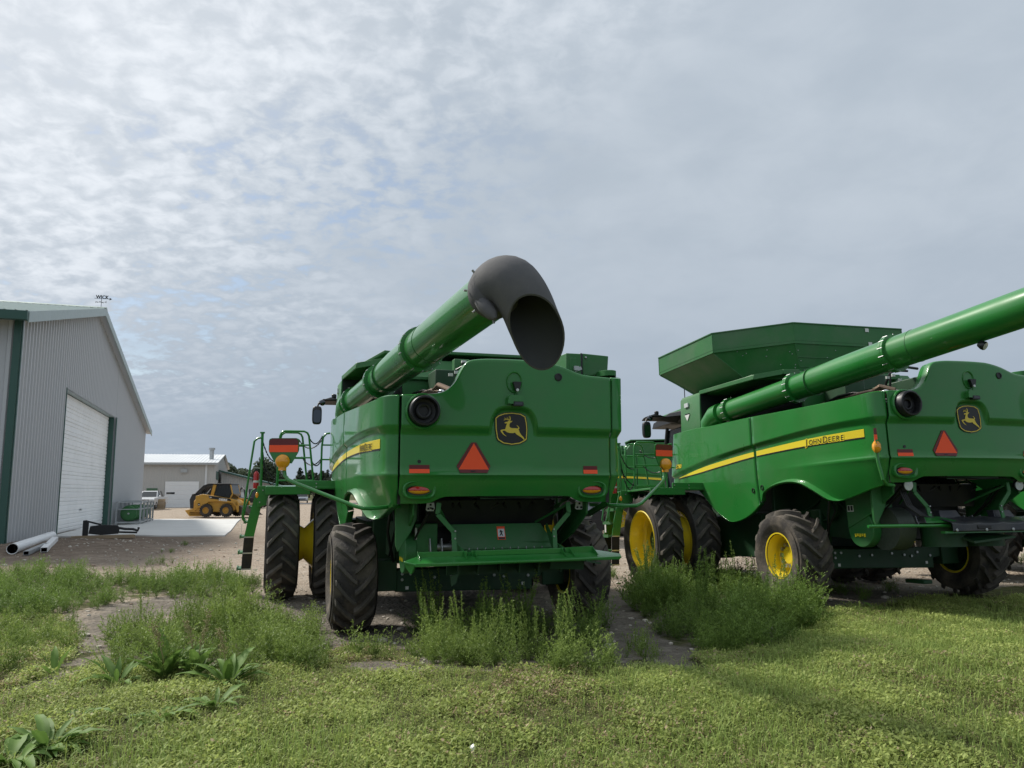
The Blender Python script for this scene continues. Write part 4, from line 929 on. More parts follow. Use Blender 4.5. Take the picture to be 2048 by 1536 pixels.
    for k in range(7):
        a = Vector((-1.05+rd.random()*.4, 1.5+rd.random()*.9, 3.18+rd.random()*.1)); b = Vector((-.75+rd.random()*.35, .6+rd.random()*.5, 3.2+rd.random()*.12)); mid = a.lerp(b, .5)+Vector((0, 0, .05+rd.random()*.12)); q.tube([a, a.lerp(mid, .5)+Vector((0, 0, .03)), mid, mid.lerp(b, .5)+Vector((0, 0, .02)), b], .016+.008*rd.random(), 7)
    q.tube([(-.42, 1.2, 3.2), (-.42, 1.15, 3.5), (-.4, 1.0, 3.72), (-.2, .95, 3.74), (.05, .95, 3.72)], .022, 8); q.tube([(-.5, 1.0, 3.2), (-.5, .95, 3.62), (-.42, .9, 3.66), (-.2, .9, 3.66)], .018, 8)
    q.build('hose', M['decalblack'], root)
    q = MB()
    for x, y, z in ((-.62, .9, 3.55), (-.55, .85, 3.58), (-.48, .8, 3.5)): q.box(x, x+.06, y, y+.02, z-.03, z+.01, 0)
    for x in (-.1, .02, .14): q.box(x, x+.07, 2.3, 2.36, 3.93, 3.965, 0)
    q.build('deck_label', [M['decal']], root)
    # ---------------- wheels, axles
    for sg in (-1, 1):
        fo = wheel(root, 'front_wheel', 'outer', sg*2.64, 5.5, .97, .56, .60, sg, 1, M['tyre'])
        wheel(root, 'front_wheel', 'inner', sg*1.84, 5.5, .97, .56, .60, sg, 1, M['tyre'])
        wheel(root, 'rear_wheel', 'rear', sg*1.73, 2.15, .755, .62, .37, sg, -1, M['mudtyre'])
        for y, z, w_, h_, m in ((.02, .28, .07, .10, 0), (.02, .15, .07, .10, 1), (.06, -.24, .09, .14, 0), (-.06, -.30, .08, .12, 0)):
            q = MB(); q.obox((-sg*.163, y, z), (0, w_/2, 0), (0, 0, h_/2), (.002, 0, 0), 0); q.build('sticker', M['decalblack'] if m else M['decal'], fo)
    q = MB(); q.prism([(-1.12, 2.02, .84), (-1.12, 2.02, .53), (.95, 2.02, .49), (.95, 2.02, .66), (1.27, 2.02, .72), (1.27, 2.02, .84)], (0, .26, 0)); q.box(-1.45, -1.1, 1.98, 2.32, .55, .98); q.box(1.1, 1.45, 1.98, 2.32, .55, .95); q.box(-.12, .12, 2.25, 5.6, .62, .85)
    q.box(-.05, .12, 1.2, 1.6, .3, .36)
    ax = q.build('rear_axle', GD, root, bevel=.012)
    for x, z in ((-1.02, .78), (-.9, .78), (-1.02, .70), (-.55, .72), (.5, .70), (.88, .70), (.35, .72), (-.3, .73), (.1, .75), (.62, .76)): q = MB(); q.cyl((x, 2.03, z), (x, 2.0, z), .022, 6); q.build('bolt', M['steel'], ax)
    q = MB()
    for x in (-.97, .78): q = MB(); q.box(x, x+.045, 2.014, 2.018, .56, .605); q.build('axle_label', M['decal'], ax)
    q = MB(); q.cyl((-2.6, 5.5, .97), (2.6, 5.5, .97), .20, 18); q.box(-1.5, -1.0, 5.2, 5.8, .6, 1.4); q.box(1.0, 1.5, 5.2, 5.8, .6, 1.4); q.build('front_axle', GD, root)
    # ---------------- chopper, struts, tail board under the hood
    q = MB(); q.prism([(-1.36, .62, 1.86), (-1.07, .62, 1.86), (-1.08, .62, 1.62), (-1.15, .62, 1.46), (-1.31, .62, 1.22), (-1.34, .62, 1.3)], (0, .05, 0)); q.build('deflector_panel', GM, root, bevel=.008)
    for sg in (-1, 1):
        q = MB(); q.prism([(sg*1.15, 1.44, 1.72), (sg*1.15, .36, 1.86), (sg*1.15, .38, 1.68), (sg*1.15, .84, 1.41), (sg*1.15, 1.42, 1.18)], (sg*.03, 0, 0)); q.build('chopper_shield', GM, root, bevel=.008)
    q = MB(); q.box(-1.04, -.74, .92, 1.3, 1.0, 1.55); q.cyl((-1.17, 1.15, 1.17), (-1.02, 1.15, 1.17), .28, 36); q.build('chopper_housing', GM, root, bevel=.012)
    if tray != 'green': q = MB(); q.cyl((-1.02, .82, 1.17), (-.72, .82, 1.17), .32, 36); q.build('chopper_drum', mat('perforated_steel', (.10, .12, .10), .5, metal=.6, var=.5, vscale=70) if 'perf' not in _cache else _cache['perf'], root)
    q = MB(); q.box(-1.045, -1.02, .90, .915, 1.35, 1.50, 0); q.build('reflector_strip', M['decal'], root)
    q = MB()
    for k in range(5): q.box(-1.183, -1.174, 1.05+.05*k, 1.08+.05*k, 1.05+.012*(k % 2), 1.10)
    q.build('hazard_label', M['stripe'], root)
    q = MB(); q.box(-1.184, -1.18, 1.26, 1.40, 1.44, 1.54, 0); q.box(-1.186, -1.18, 1.275, 1.32, 1.455, 1.53, 1); q.box(-1.186, -1.18, 1.34, 1.385, 1.455, 1.53, 1); q.build('warning_label', [M['decal'], M['decalblack']], root)
    q = MB(); q.add([(-.9, .9, 1.85), (.9, .9, 1.85), (.9, 1.0, 1.5), (-.9, 1.0, 1.5)], [(0, 1, 2, 3)]); q.box(-.9, .9, 1.32, 1.36, 1.0, 2.0); q.box(-1.3, 1.3, .22, 1.36, 1.945, 1.96); q.build('curtain_and_shade_plate', M['black'], root)  # straw curtain, plus a top plate added to shade the space under the hood
    for sg in (-1, 1):
        q = MB()
        for a, b in (((sg*.86, .3, 1.84), (sg*.875, .3, 1.70)), ((sg*.875, .3, 1.70), (sg*.67, .3, 1.48)), ((sg*.67, .3, 1.48), (sg*.665, .25, 1.24))): q.bar(a, b, .058, .02, (0, 1, 0), 0)
        for z in (1.49, 1.40, 1.32, 1.26): q.cyl((sg*.655, .29, z), (sg*.655, .26, z), .012, 6, 1)
        q.tube([(sg*.86, .35, 1.80), (sg*.62, .9, 1.55)], .018, 8, 0)
        q.build('support_strut', [GM, M['steel']], root)
    q = MB(); q.tube([(-.5, .2, 1.915), (-.1, .18, 1.90), (.3, .2, 1.885), (.7, .2, 1.90), (.95, .25, 1.86)], .008, 6); q.box(-.35, .6, .2, .22, 1.885, 1.93, 1); q.build('wiring', [M['decalblack'], GD], root)
    q = MB(); rd = random.Random(17)
    for i in range(9):
        x = -.80+.2*i+rd.uniform(-.04, .04); q.tube([(x, 1.0, 1.93), (x+rd.uniform(-.1, .1), .9, 1.80), (x+rd.uniform(-.15, .15), 1.0, 1.66)], .010+.006*rd.random(), 6)
    q.tube([(-.92, .5, 1.78), (-.95, .7, 1.6), (-1.0, .95, 1.45), (-1.0, 1.2, 1.2)], .018, 8); q.tube([(-.97, .45, 1.7), (-1.02, .7, 1.5), (-1.05, 1.0, 1.3)], .014, 8); q.tube([(.95, .5, 1.8), (1.0, .8, 1.55), (1.0, 1.2, 1.3), (1.1, 1.6, 1.0)], .018, 8); q.tube([(.9, .55, 1.78), (.97, .9, 1.5), (1.05, 1.4, 1.2)], .014, 8)
    q.build('undercarriage_hose', M['decalblack'], root); q = MB()
    q.tube([(-1.25, 1.7, 1.7), (-1.28, 1.75, 1.4), (-1.2, 1.9, 1.1), (-1.15, 2.0, .95)], .02, 8); q.tube([(-1.2, 1.8, 1.75), (-1.18, 1.7, 1.45), (-1.22, 1.95, 1.05)], .016, 8)
    q.build('undercarriage_hose', M['decalblack'], root)
    q = MB(); q.prism([(-.98, 1.5, 1.95), (-.98, 2.9, 1.95), (-.98, 2.8, 1.1), (-.98, 1.5, 1.0)], (.03, 0, 0)); q.cyl((-1.0, 2.0, 1.55), (-1.06, 2.0, 1.55), .22, 26); q.cyl((-1.0, 2.62, 1.35), (-1.06, 2.62, 1.35), .14, 24); q.cyl((-1.0, 1.55, 1.3), (-1.06, 1.55, 1.3), .10, 20); q.tube([(-1.04, 2.0, 1.77), (-1.04, 2.62, 1.49)], .018, 6); q.tube([(-1.04, 2.05, 1.34), (-1.04, 2.6, 1.21)], .018, 6); q.tube([(-1.04, 1.8, 1.62), (-1.04, 1.46, 1.34)], .018, 6)
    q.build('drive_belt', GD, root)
    q = MB()
    for i in range(12): x = -.86+.155*i; q.prism([(x, .86, 1.36), (x, .80, 1.20), (x, .95, 1.14), (x, 1.05, 1.3)], (.012, 0, 0))
    q.cyl((-.9, .98, 1.24), (.88, .98, 1.24), .05, 14); q.build('chopper_knives', M['steel'], root)
    if tray == 'green':
        q = MB(); q.prism([(-.6, .82, 1.54), (.66, .82, 1.54), (.86, .70, 1.22), (-.52, .70, 1.22)], (0, .02, 0)); q.box(-.55, .85, .55, .75, 1.2, 1.225)
        for sg, x in ((-1, -.6), (1, .72)): q.prism([(x, .8, 1.5), (x, .55, 1.24), (x, .05, 1.2), (x, .05, 1.26), (x, .45, 1.32), (x, .75, 1.54)], (.02, 0, 0))
        q.bar((-.58, .79, 1.30), (.78, .72, 1.30), .02, .02)
        q.build('tail_board', GM, root, bevel=.006)
        q = MB(); lz = lambda z_, o_: .82-(1.54-z_)*.375-o_; q.obox((.09, lz(1.42, .003), 1.42), (.055, 0, 0), (0, .003, 0), (0, .032, .085), 0); q.obox((.09, lz(1.424, .006), 1.424), (.046, 0, 0), (0, .003, 0), (0, .019, .05), 1)
        fig = [(.075, 1.455), (.09, 1.46), (.10, 1.445), (.118, 1.44), (.103, 1.43), (.10, 1.41), (.115, 1.39), (.10, 1.385), (.088, 1.405), (.07, 1.385), (.062, 1.392), (.082, 1.415), (.083, 1.435), (.066, 1.425)]
        q.prism([(x, lz(z, .009), z) for x, z in fig], (0, -.003, 0), 2); q.obox((.09, lz(1.353, .006), 1.353), (.046, 0, 0), (0, .003, 0), (0, .0045, .012), 2)
        q.build('warning_label', [M['orange'], M['white'], M['decalblack']], root, smooth=False)
        # wide spreader shelf
        q = MB(); top = [(-1.36, -.12, 1.18), (-1.24, -.22, 1.155), (.4, -.2, 1.155), (1.42, -.13, 1.16), (1.44, -.05, 1.19), (1.12, .28, 1.235), (-1.0, .28, 1.235)]
        q.prism(top, (0, 0, -.022)); q.prism([(-1.36, -.12, 1.18), (-1.24, -.22, 1.155), (-1.28, -.17, 1.03), (-1.33, -.1, 1.1)], (.015, .01, 0)); q.bar((-1.24, -.215, 1.14), (1.4, -.13, 1.145), .015, .04)
        q.prism([(-1.17, .05, 1.20), (-.55, .05, 1.205), (-.55, .05, 1.265), (-1.17, .05, 1.265)], (0, .012, 0)); q.prism([(-.5, .05, 1.205), (.7, .05, 1.205), (.7, .05, 1.27), (-.5, .05, 1.265)], (0, .012, 0)); q.prism([(.72, .05, 1.2), (1.13, .05, 1.2), (1.10, .05, 1.285), (.72, .05, 1.275)], (0, .012, 0))
        for x in (-1.17, -.60, -.47, .67, .78, 1.10): q.prism([(x, .06, 1.275), (x, -.13, 1.185), (x, .06, 1.19)], (.012, 0, 0))
        q.build('spreader_shelf', G, root, bevel=.005)
        q = MB()
        for x in (-.62, -.38, -.1, .15, .4, .7): q.prism([(x, .3, 1.2), (x-.05, -.02, 1.14), (x-.06, .0, .98), (x, .3, 1.0)], (.012, 0, 0))
        q.prism([(.5, -.05, 1.16), (.95, -.05, 1.16), (.95, .0, 1.0), (.5, .0, 1.02)], (0, .015, 0)); q.obox((1.02, -.1, 1.105), (.10, 0, -.018), (0, .06, 0), (0, 0, .01)); q.box(-.75, .75, .3, .34, .95, 1.2)
        q.prism([(-.78, -.02, .98), (-.68, -.02, 1.0), (-.7, -.02, .9), (-.76, -.02, .86)], (0, .02, 0)); q.build('straw_vane', GD, root)
        q = MB()
        for k in range(10): q.box(-.42+.11*k, -.41+.11*k, .5, .52, 1.235, 1.26)
        q.build('vane_bolts', M['steel'], root)
        for x in (-.93, 1.10):
            q = MB(); q.prism([(x-.055, .5, 1.745), (x-.03, .5, 1.73), (x+.045, .5, 1.73), (x+.06, .5, 1.76), (x+.05, .5, 1.835), (x-.04, .5, 1.835)], (0, .02, 0), 0)
            for a, b in ((-.025, 1.76), (.03, 1.76), (.005, 1.81)): q.cyl((x+a, .502, b), (x+a, .488, b), .014, 10, 1)
            q.build('lamp_bracket', [M['decal'], M['decalblack']], root)
    else:
        q = MB(); n = 24; rows = []
        for i in range(n+1):
            x = -.66+1.75*i/n; rib = .012*(1 if (i % 6) in (0, 1) else 0)
            rows.append([(x+.12, .42, 1.30), (x+.1, .35, 1.33+rib), (x, .0, 1.26+rib), (x-.02, -.1, 1.245+rib), (x-.02, -.13, 1.225+rib), (x-.02, -.135, 1.13), (x, -.10, 1.12)])
        q.grid(rows, 0, True)
        for x0, x1 in ((-.45, -.05), (.55, .95)): q.prism([(x0, .3, 1.3), (x1, .3, 1.3), (x1-.03, .38, 1.43), (x0+.05, .38, 1.43)], (0, .12, 0))
        for x in (-.25, .85): q.box(x-.0, x+.24, -.146, -.13, 1.155, 1.21, 1)
        for x in (-.62, -.1, .38, .7): q.cyl((x, -.13, 1.145), (x, -.15, 1.145), .022, 10, 2)
        q.build('spreader_tray', [M['tray'], M['decalblack'], M['steel']], root, bevel=.006, sharp=30)
        q = MB(); q.tube([(-1.9, .1, 1.215), (-.7, .06, 1.21), (-.55, .05, 1.205)], .022, 12); q.box(-.75, 1.0, -.06, .02, 1.10, 1.13); q.tube([(.55, .05, 1.205), (1.9, .1, 1.215)], .022, 12); q.prism([(-.95, .05, 1.25), (-.4, .05, 1.25), (-.5, .3, 1.32), (-.75, .3, 1.32)], (0, 0, .02)); q.build('bumper_bar', G, root)
        q = MB(); q.prism([(.3, .3, 1.1), (-.3, .3, 1.1), (-.2, .0, .98), (.5, -.05, 1.05)], (0, 0, -.03)); q.cyl((-.3, .45, .9), (-.3, .45, 1.25), .3, 24); q.cyl((.4, .45, .9), (.4, .45, 1.25), .3, 24); q.build('spreader_disc', GD, root)
        q = MB()
        for k in range(4): q.tube([(-1.02+.03*k, .42, 1.72), (-.98+.03*k, .36, 1.5), (-.82+.03*k, .3, 1.36), (-.62, .25, 1.32-.012*k)], .014, 8)
        q.build('hydraulic_hose', M['decalblack'], root)
        for x in (-.98, 1.07):
            q = MB(); q.lathe([(0, -.07), (.05, -.06), (.085, -.01), (.088, .012), (.078, .022), (0, .03)], (x, .3, 1.80), (0, -1, -.1), 20, 0, [0, 0, 0, 0, 1]); q.cyl((x, .36, 1.8), (x, .36, 1.9), .015, 8); q.build('work_lamp', [M['black'], M['lens']], root)
    # ---------------- marker arms on both rear corners
    for sg in (-1, 1):
        q = MB()
        if key == 'A' or sg > 0:
            q.tube([(sg*1.30, .6, 1.79), (sg*1.39, .55, 1.79), (sg*1.70, .26, 1.78), (sg*1.80, .2, 1.785), (sg*1.90, .25, 1.81), (sg*2.55, .9, 2.07), (sg*2.66, 1.02, 2.12), (sg*2.70, 1.08, 2.17), (sg*2.72, 1.1, 2.28)], [.024]*9, 12)
            c_ = Vector((sg*2.735, 1.1, 0)); ar = None
            pl = [(-.2, 2.62), (-.19, 2.645), (-.16, 2.655), (.16, 2.655), (.19, 2.645), (.2, 2.62), (.2, 2.50), (.19, 2.47), (.11, 2.33), (.09, 2.33), (.075, 2.38), (.0, 2.43), (-.075, 2.38), (-.09, 2.33), (-.11, 2.33), (-.19, 2.47), (-.2, 2.50)]
            tg, pn = Vector((math.cos(R(22)), sg*math.sin(R(22)), 0)), Vector((sg*math.sin(R(22)), -math.cos(R(22)), 0)); pv = lambda a, o, b: c_+tg*a-pn*o+Vector((0, 0, b))
            q.prism([pv(a, .02, b) for a, b in pl], pn*-.012); arm = q.build('marker_arm', G, root)
            q = MB(); q.add([pv(a, .014, b) for a, b in ((-.19, 2.565), (.19, 2.565), (.195, 2.62), (.16, 2.65), (-.16, 2.65), (-.195, 2.62))], [tuple(range(6))], 0); q.add([pv(a, .014, b) for a, b in ((-.19, 2.475), (.19, 2.475), (.19, 2.565), (-.19, 2.565))], [(0, 1, 2, 3)], 1); q.build('reflector', [M['maroon'], M['orange']], arm, smooth=False)
            q = MB(); q.lathe([(0, .06), (.05, .055), (.085, .03), (.092, .0), (.085, -.03), (.04, -.055), (0, -.06)], c_+Vector((0, -.01, 2.355)), (0, -1, 0), 28); q.cyl(c_+Vector((0, 0, 2.24)), c_+Vector((0, 0, 2.28)), .05, 14); q.build('amber_lamp', M['amber'], arm)
        else:
            q.tube([(-1.40, .1, 1.78), (-1.60, -.0, 1.79), (-1.70, -.05, 1.86), (-1.745, -.04, 2.1), (-1.745, -.02, 2.3)], .024, 10)
            Dm = Vector((-.62, -.78, 0)); Nm = Vector((.78, -.62, 0)); cm = Vector((-1.83, -.13, 0))
            q.obox(cm+Vector((0, 0, 2.46)), Dm*.15, Nm*.006, (0, 0, .10)); arm = q.build('marker_arm', G, root)
            q = MB()
            for sn_ in (-1, 1): q.obox(cm+Nm*sn_*.008+Vector((0, 0, 2.43)), Dm*.145, Nm*.002, (0, 0, .035), 1); q.obox(cm+Nm*sn_*.008+Vector((0, 0, 2.51)), Dm*.145, Nm*.002, (0, 0, .045), 0)
            q.obox(cm+Dm*.152+Vector((0, 0, 2.43)), Nm*.02, Dm*.002, (0, 0, .035), 1); q.obox(cm+Dm*.152+Vector((0, 0, 2.51)), Nm*.02, Dm*.002, (0, 0, .045), 0); q.build('reflector', [M['maroon'], M['orange']], arm, smooth=False)
            q = MB(); q.lathe([(0, .06), (.05, .055), (.08, .03), (.085, .0), (.08, -.03), (.04, -.055), (0, -.06)], (-1.80, -.10, 2.31), (.78, -.62, 0), 24); q.build('amber_lamp', M['amber'], arm)
    # ---------------- platform, ladder, rails on the left
    q = MB(); q.box(-2.95, -1.6, 4.85, 6.9, 1.96, 2.0); q.box(-2.95, -2.2, 4.83, 4.87, 1.86, 2.0); q.box(-2.45, -1.7, 4.86, 4.9, 1.95, 2.10); q.prism([(-3.1, 5.95, 2.0), (-2.4, 5.95, 2.0), (-2.5, 5.95, 1.9), (-2.8, 5.95, 1.68), (-3.1, 5.95, 1.60)], (0, .03, 0)); q.box(-2.9, -1.7, 6.3, 6.36, 1.86, 1.96)
    plat = q.build('platform', G, root, bevel=.006)
    q = MB()
    for x, z in ((-3.0, 1.92), (-2.85, 1.9), (-2.7, 1.95), (-2.9, 1.75), (-3.05, 1.7), (-2.6, 1.9)): q.cyl((x, 5.95, z), (x, 5.93, z), .013, 6)
    for x in (-2.42, -2.1): 
        for z in (1.99, 2.05): q.cyl((x, 4.86, z), (x, 4.845, z), .013, 6)
    q.build('platform_bolts', M['steel'], plat)
    q = MB()
    for y in (6.03, 6.47):
        q.prism([(-3.10, y, 1.98), (-2.93, y, 1.98), (-3.02, y, 1.62), (-3.13, y, 1.06), (-3.30, y, 1.06), (-3.24, y, 1.40)], (0, .02, 0), 0)
        q.prism([(-3.30, y+.004, 1.06), (-3.13, y+.004, 1.06), (-3.16, y+.004, .48), (-3.33, y+.004, .48)], (0, .012, 0), 1)
        for z, x in ((1.06, -3.215), (.77, -3.23), (.48, -3.245)): q.obox((x, y, z), (.085, 0, 0), (0, .012, 0), (0, 0, .012), 2)
    lad = q.build('ladder', [G, M['flap'], M['steel']], root)
    for z, x in ((1.60, -3.12), (1.33, -3.2), (1.06, -3.26), (.77, -3.28), (.48, -3.29)):
        q = MB(); q.box(x-.10, x+.06, 6.05, 6.47, z-.015, z+.015); q.box(x-.12, x-.1, 6.05, 6.47, z-.025, z+.035); q.build('step', GM, lad)
    q = MB(); tb = lambda p, r_=.02: q.tube(p, r_, 10)
    for y, xa in ((6.0, 0.0), (6.5, .0)):
        x0, x1 = -2.74+xa, -2.20+xa
        if y > 6.2: x0, x1 = -2.72, -2.3
        tb([(x0-.02, y, 2.0), (x0, y, 2.7), (x0+.01, y, 2.93), (x0+.03, y, 2.99), (x0+.09, y, 3.03), (x1-.09, y, 3.03), (x1-.03, y, 3.0), (x1, y, 2.94), (x1+.03, y, 2.7), (x1+.12, y, 2.0)])
        tb([(x0, y, 2.77), (x1+.03, y, 2.77)], .016); tb([(x0, y, 2.53), (x1+.05, y, 2.53)], .016); tb([(x0, y, 2.1), (x1+.1, y, 2.1)], .016)
    tb([(-1.95, 6.1, 2.05), (-1.95, 6.1, 2.75), (-1.93, 6.1, 2.93), (-1.87, 6.1, 3.0), (-1.80, 6.1, 3.01)]); tb([(-1.95, 6.1, 2.78), (-1.78, 6.1, 2.78)], .016); tb([(-1.95, 6.1, 2.5), (-1.78, 6.1, 2.5)], .016)
    tb([(-3.04, 6.08, 2.0), (-3.05, 6.08, 2.98)], .026); q.cyl((-3.05, 6.08, 2.98), (-3.05, 6.08, 3.01), .045, 14)
    tb([(-3.06, 6.08, 2.9), (-3.13, 6.08, 2.89), (-3.19, 6.08, 2.83), (-3.25, 6.08, 2.3), (-3.32, 6.08, 1.65), (-3.345, 6.08, 1.45), (-3.33, 6.08, 1.38), (-3.27, 6.08, 1.31)]); tb([(-3.08, 6.45, 1.98), (-3.2, 6.45, 1.9), (-3.3, 6.45, 1.62), (-3.34, 6.45, 1.40), (-3.26, 6.45, 1.3)], .016)
    q.build('handrail', G, root)
    def chain(a, b, sag, n=22):
        q = MB()
        a, b = Vector(a), Vector(b)
        P_ = [a.lerp(b, i/n)+Vector((0, 0, -4*sag*(i/n)*(1-i/n))) for i in range(n+1)]
        for i in range(n): 
            d_ = (P_[i+1]-P_[i]); q.tube([P_[i]-d_*.1, P_[i+1]+d_*.1], .009 if i % 2 else .0135, 5)
        for e_ in (a, b): q.lathe([(.016, -.006), (.024, 0), (.016, .006)], e_, (1, .3, 0), 10)
        q.build('safety_chain', M['decalblack'], root)
    chain((-3.03, 6.08, 2.80), (-2.72, 6.0, 2.5), .16); chain((-3.03, 6.08, 2.62), (-2.74, 6.0, 2.3), .42); chain((-3.03, 6.08, 2.45), (-2.76, 6.0, 2.1), .06)
    chain((-2.2, 6.0, 2.92), (-1.95, 6.1, 2.94), .13); chain((-2.36, 6.5, 2.88), (-1.95, 6.1, 2.88), .16); chain((-2.15, 6.0, 2.5), (-1.95, 6.1, 2.5), .12); chain((-2.3, 6.5, 2.55), (-1.95, 6.1, 2.52), .14)
    q = MB(); q.lathe([(0, 0), (.05, 0), (.052, .02), (.052, .26), (.04, .30), (.02, .32), (.02, .34), (0, .34)], (-3.13, 6.2, 1.95), (0, 0, 1), 20, 0); q.cyl((-3.13, 6.2, 2.06), (-3.13, 6.2, 2.10), .0535, 20, 1); q.box(-3.155, -3.105, 6.18, 6.22, 2.28, 2.32, 2); q.bar((-3.2, 6.2, 2.345), (-3.06, 6.2, 2.33), .02, .02, m=3); q.tube([(-3.15, 6.2, 2.3), (-3.195, 6.2, 2.25), (-3.19, 6.2, 2.08)], .008, 6, 2); q.build('fire_extinguisher', [M['red'], M['decal'], M['decalblack'], M['steel']], root)
    q = MB(); q.ball((-3.1, 5.96, 1.83), .03, .03, .055, 12, 8); q.build('side_marker', M['amber'], root)
    q = MB(); q.box(-3.36, -3.355, 6.2, 6.27, 1.14, 1.30); q.build('step_label', M['decal'], lad)
    # ---------------- cab
    q = MB(); q.prism([(-.95, 6.15, 1.9), (-.95, 7.95, 1.9), (-.95, 8.2, 2.6), (-.95, 7.9, 3.55), (-.95, 6.15, 3.6)], (1.9, 0, 0)); cabo = q.build('cab', M['glass'], root, bevel=.03)
    q = MB()
    for sg in (-.97, .97):
        q.tube([(sg, 6.15, 1.9), (sg, 6.15, 3.6)], .05, 8); q.tube([(sg, 7.95, 1.9), (sg, 8.2, 2.6), (sg, 7.9, 3.6)], .045, 8); q.tube([(sg, 7.1, 1.9), (sg, 7.1, 3.6)], .03, 8)
    q.box(-1.0, 1.0, 6.1, 8.0, 1.8, 1.95); q.build('cab_frame', M['black'], cabo)
    q = MB(); pr = [(-1.15, 6.15, 3.66), (-1.15, 6.4, 3.86), (-1.1, 7.5, 3.92), (-1.05, 8.5, 3.80), (-1.05, 8.6, 3.66)]
    q.prism(pr, (2.25, 0, 0)); q.prism([(-1.1, 6.9, 3.78), (-1.45, 6.92, 3.74), (-1.75, 6.95, 3.80), (-1.98, 6.97, 3.72), (-1.98, 7.1, 3.66), (-1.4, 7.1, 3.66), (-1.1, 7.1, 3.62)], (0, .12, .0)); q.cyl((-1.68, 7.0, 3.78), (-1.68, 7.0, 3.87), .05, 12); q.build('cab_roof', [M['black']], root, bevel=.02)
    q = MB(); q.prism([(-1.1, 6.3, 3.88), (1.05, 6.3, 3.88), (1.0, 8.3, 3.85), (-1.0, 8.3, 3.85)], (0, 0, .08)); q.build('roof_panel', G, root, bevel=.02)
    q = MB(); q.cyl((-1.2, 6.5, 3.9), (-1.2, 6.5, 4.5), .008, 6); q.cyl((-1.15, 6.6, 3.9), (-1.15, 6.6, 4.35), .008, 6); q.build('antenna', M['decalblack'], root)
    for sg in (-1, 1):
        q = MB(); q.tube([(sg*1.6, 6.95, 3.76), (sg*1.90, 6.93, 3.74), (sg*1.99, 6.9, 3.66), (sg*2.02, 6.87, 3.56)], .018, 8)
        rows = []
        for k, y in ((.0, 6.80), (.9, 6.80), (1.0, 6.82), (1.0, 6.88), (.85, 6.92), (0, 6.93)): rows.append([(sg*2.02+.095*k*math.copysign(abs(math.cos(a))**.5, math.cos(a)), y, 3.41+.185*k*math.copysign(abs(math.sin(a))**.5, math.sin(a))) for a in (2*math.pi*i/28 for i in range(28))])
        q.grid(rows, 0, False, True); mo = q.build('side_mirror', M['black'], root, sharp=50)
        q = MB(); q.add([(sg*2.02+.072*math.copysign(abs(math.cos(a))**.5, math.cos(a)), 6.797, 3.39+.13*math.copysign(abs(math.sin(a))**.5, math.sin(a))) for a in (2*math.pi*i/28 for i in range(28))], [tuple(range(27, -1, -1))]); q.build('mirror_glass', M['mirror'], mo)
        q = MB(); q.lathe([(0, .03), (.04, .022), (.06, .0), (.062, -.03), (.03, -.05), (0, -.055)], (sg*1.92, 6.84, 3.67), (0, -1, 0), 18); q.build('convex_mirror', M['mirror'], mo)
    return root
GRP = 'combine harvesters parked in the yard'
cA = make_combine('A', 'green combine harvester with grey rubber spout on its unloading tube and green rear shelf', GRP, False, 'green')
cB = make_combine('B', 'green combine harvester with opened flared grain tank and a black tray under its rear', GRP, True, 'black')
cC = copy_tree(cA); cC.location, cC.rotation_euler = POSE['C'][0], POSE['C'][1]; cC['label'] = 'green combine harvester almost wholly hidden behind the open grain tank one'
cD = copy_tree(cA); cD.location, cD.rotation_euler = POSE['D'][0], POSE['D'][1]; cD['label'] = 'farther green combine harvester seen side on in the gap between two nearer ones'
# ---------------------------------------------------------------- yellow compact loader (faces +x)
def small_wheel(parent, name, p, r_, w_, side, rimr, rimm, ty=None, lugs=18):
    q = MB(); q.lathe([(rimr+.02, w_*.42*side), (rimr-.02, w_*.36*side), (rimr*.8, w_*.1*side), (rimr*.35, w_*.12*side), (rimr*.3, w_*.2*side), (0, w_*.2*side)], (0, 0, 0), (0, 1, 0), 28)
    o = q.build(name, rimm, parent, loc=p)
    t = MB(); t.lathe([(rimr, -w_*.45), (r_*.93, -w_*.5), (r_*.985, -w_*.42), (r_, -w_*.2), (r_, w_*.2), (r_*.985, w_*.42), (r_*.93, w_*.5), (rimr, w_*.45)], (0, 0, 0), (0, 1, 0), 36)
    if lugs:
        for s in (-1, 1):
            for i in range(lugs):
                a = 2*math.pi*(i+(s > 0)*.5)/lugs; c_, s_ = math.cos(a), math.sin(a)
                t.obox((r_*c_, s*w_*.26, r_*s_), (-s_*r_*.06, 0, c_*r_*.06), (0, w_*.22, 0), (c_*.03, 0, s_*.03))
    t.build('tyre', ty or M['tyre'], o); return o
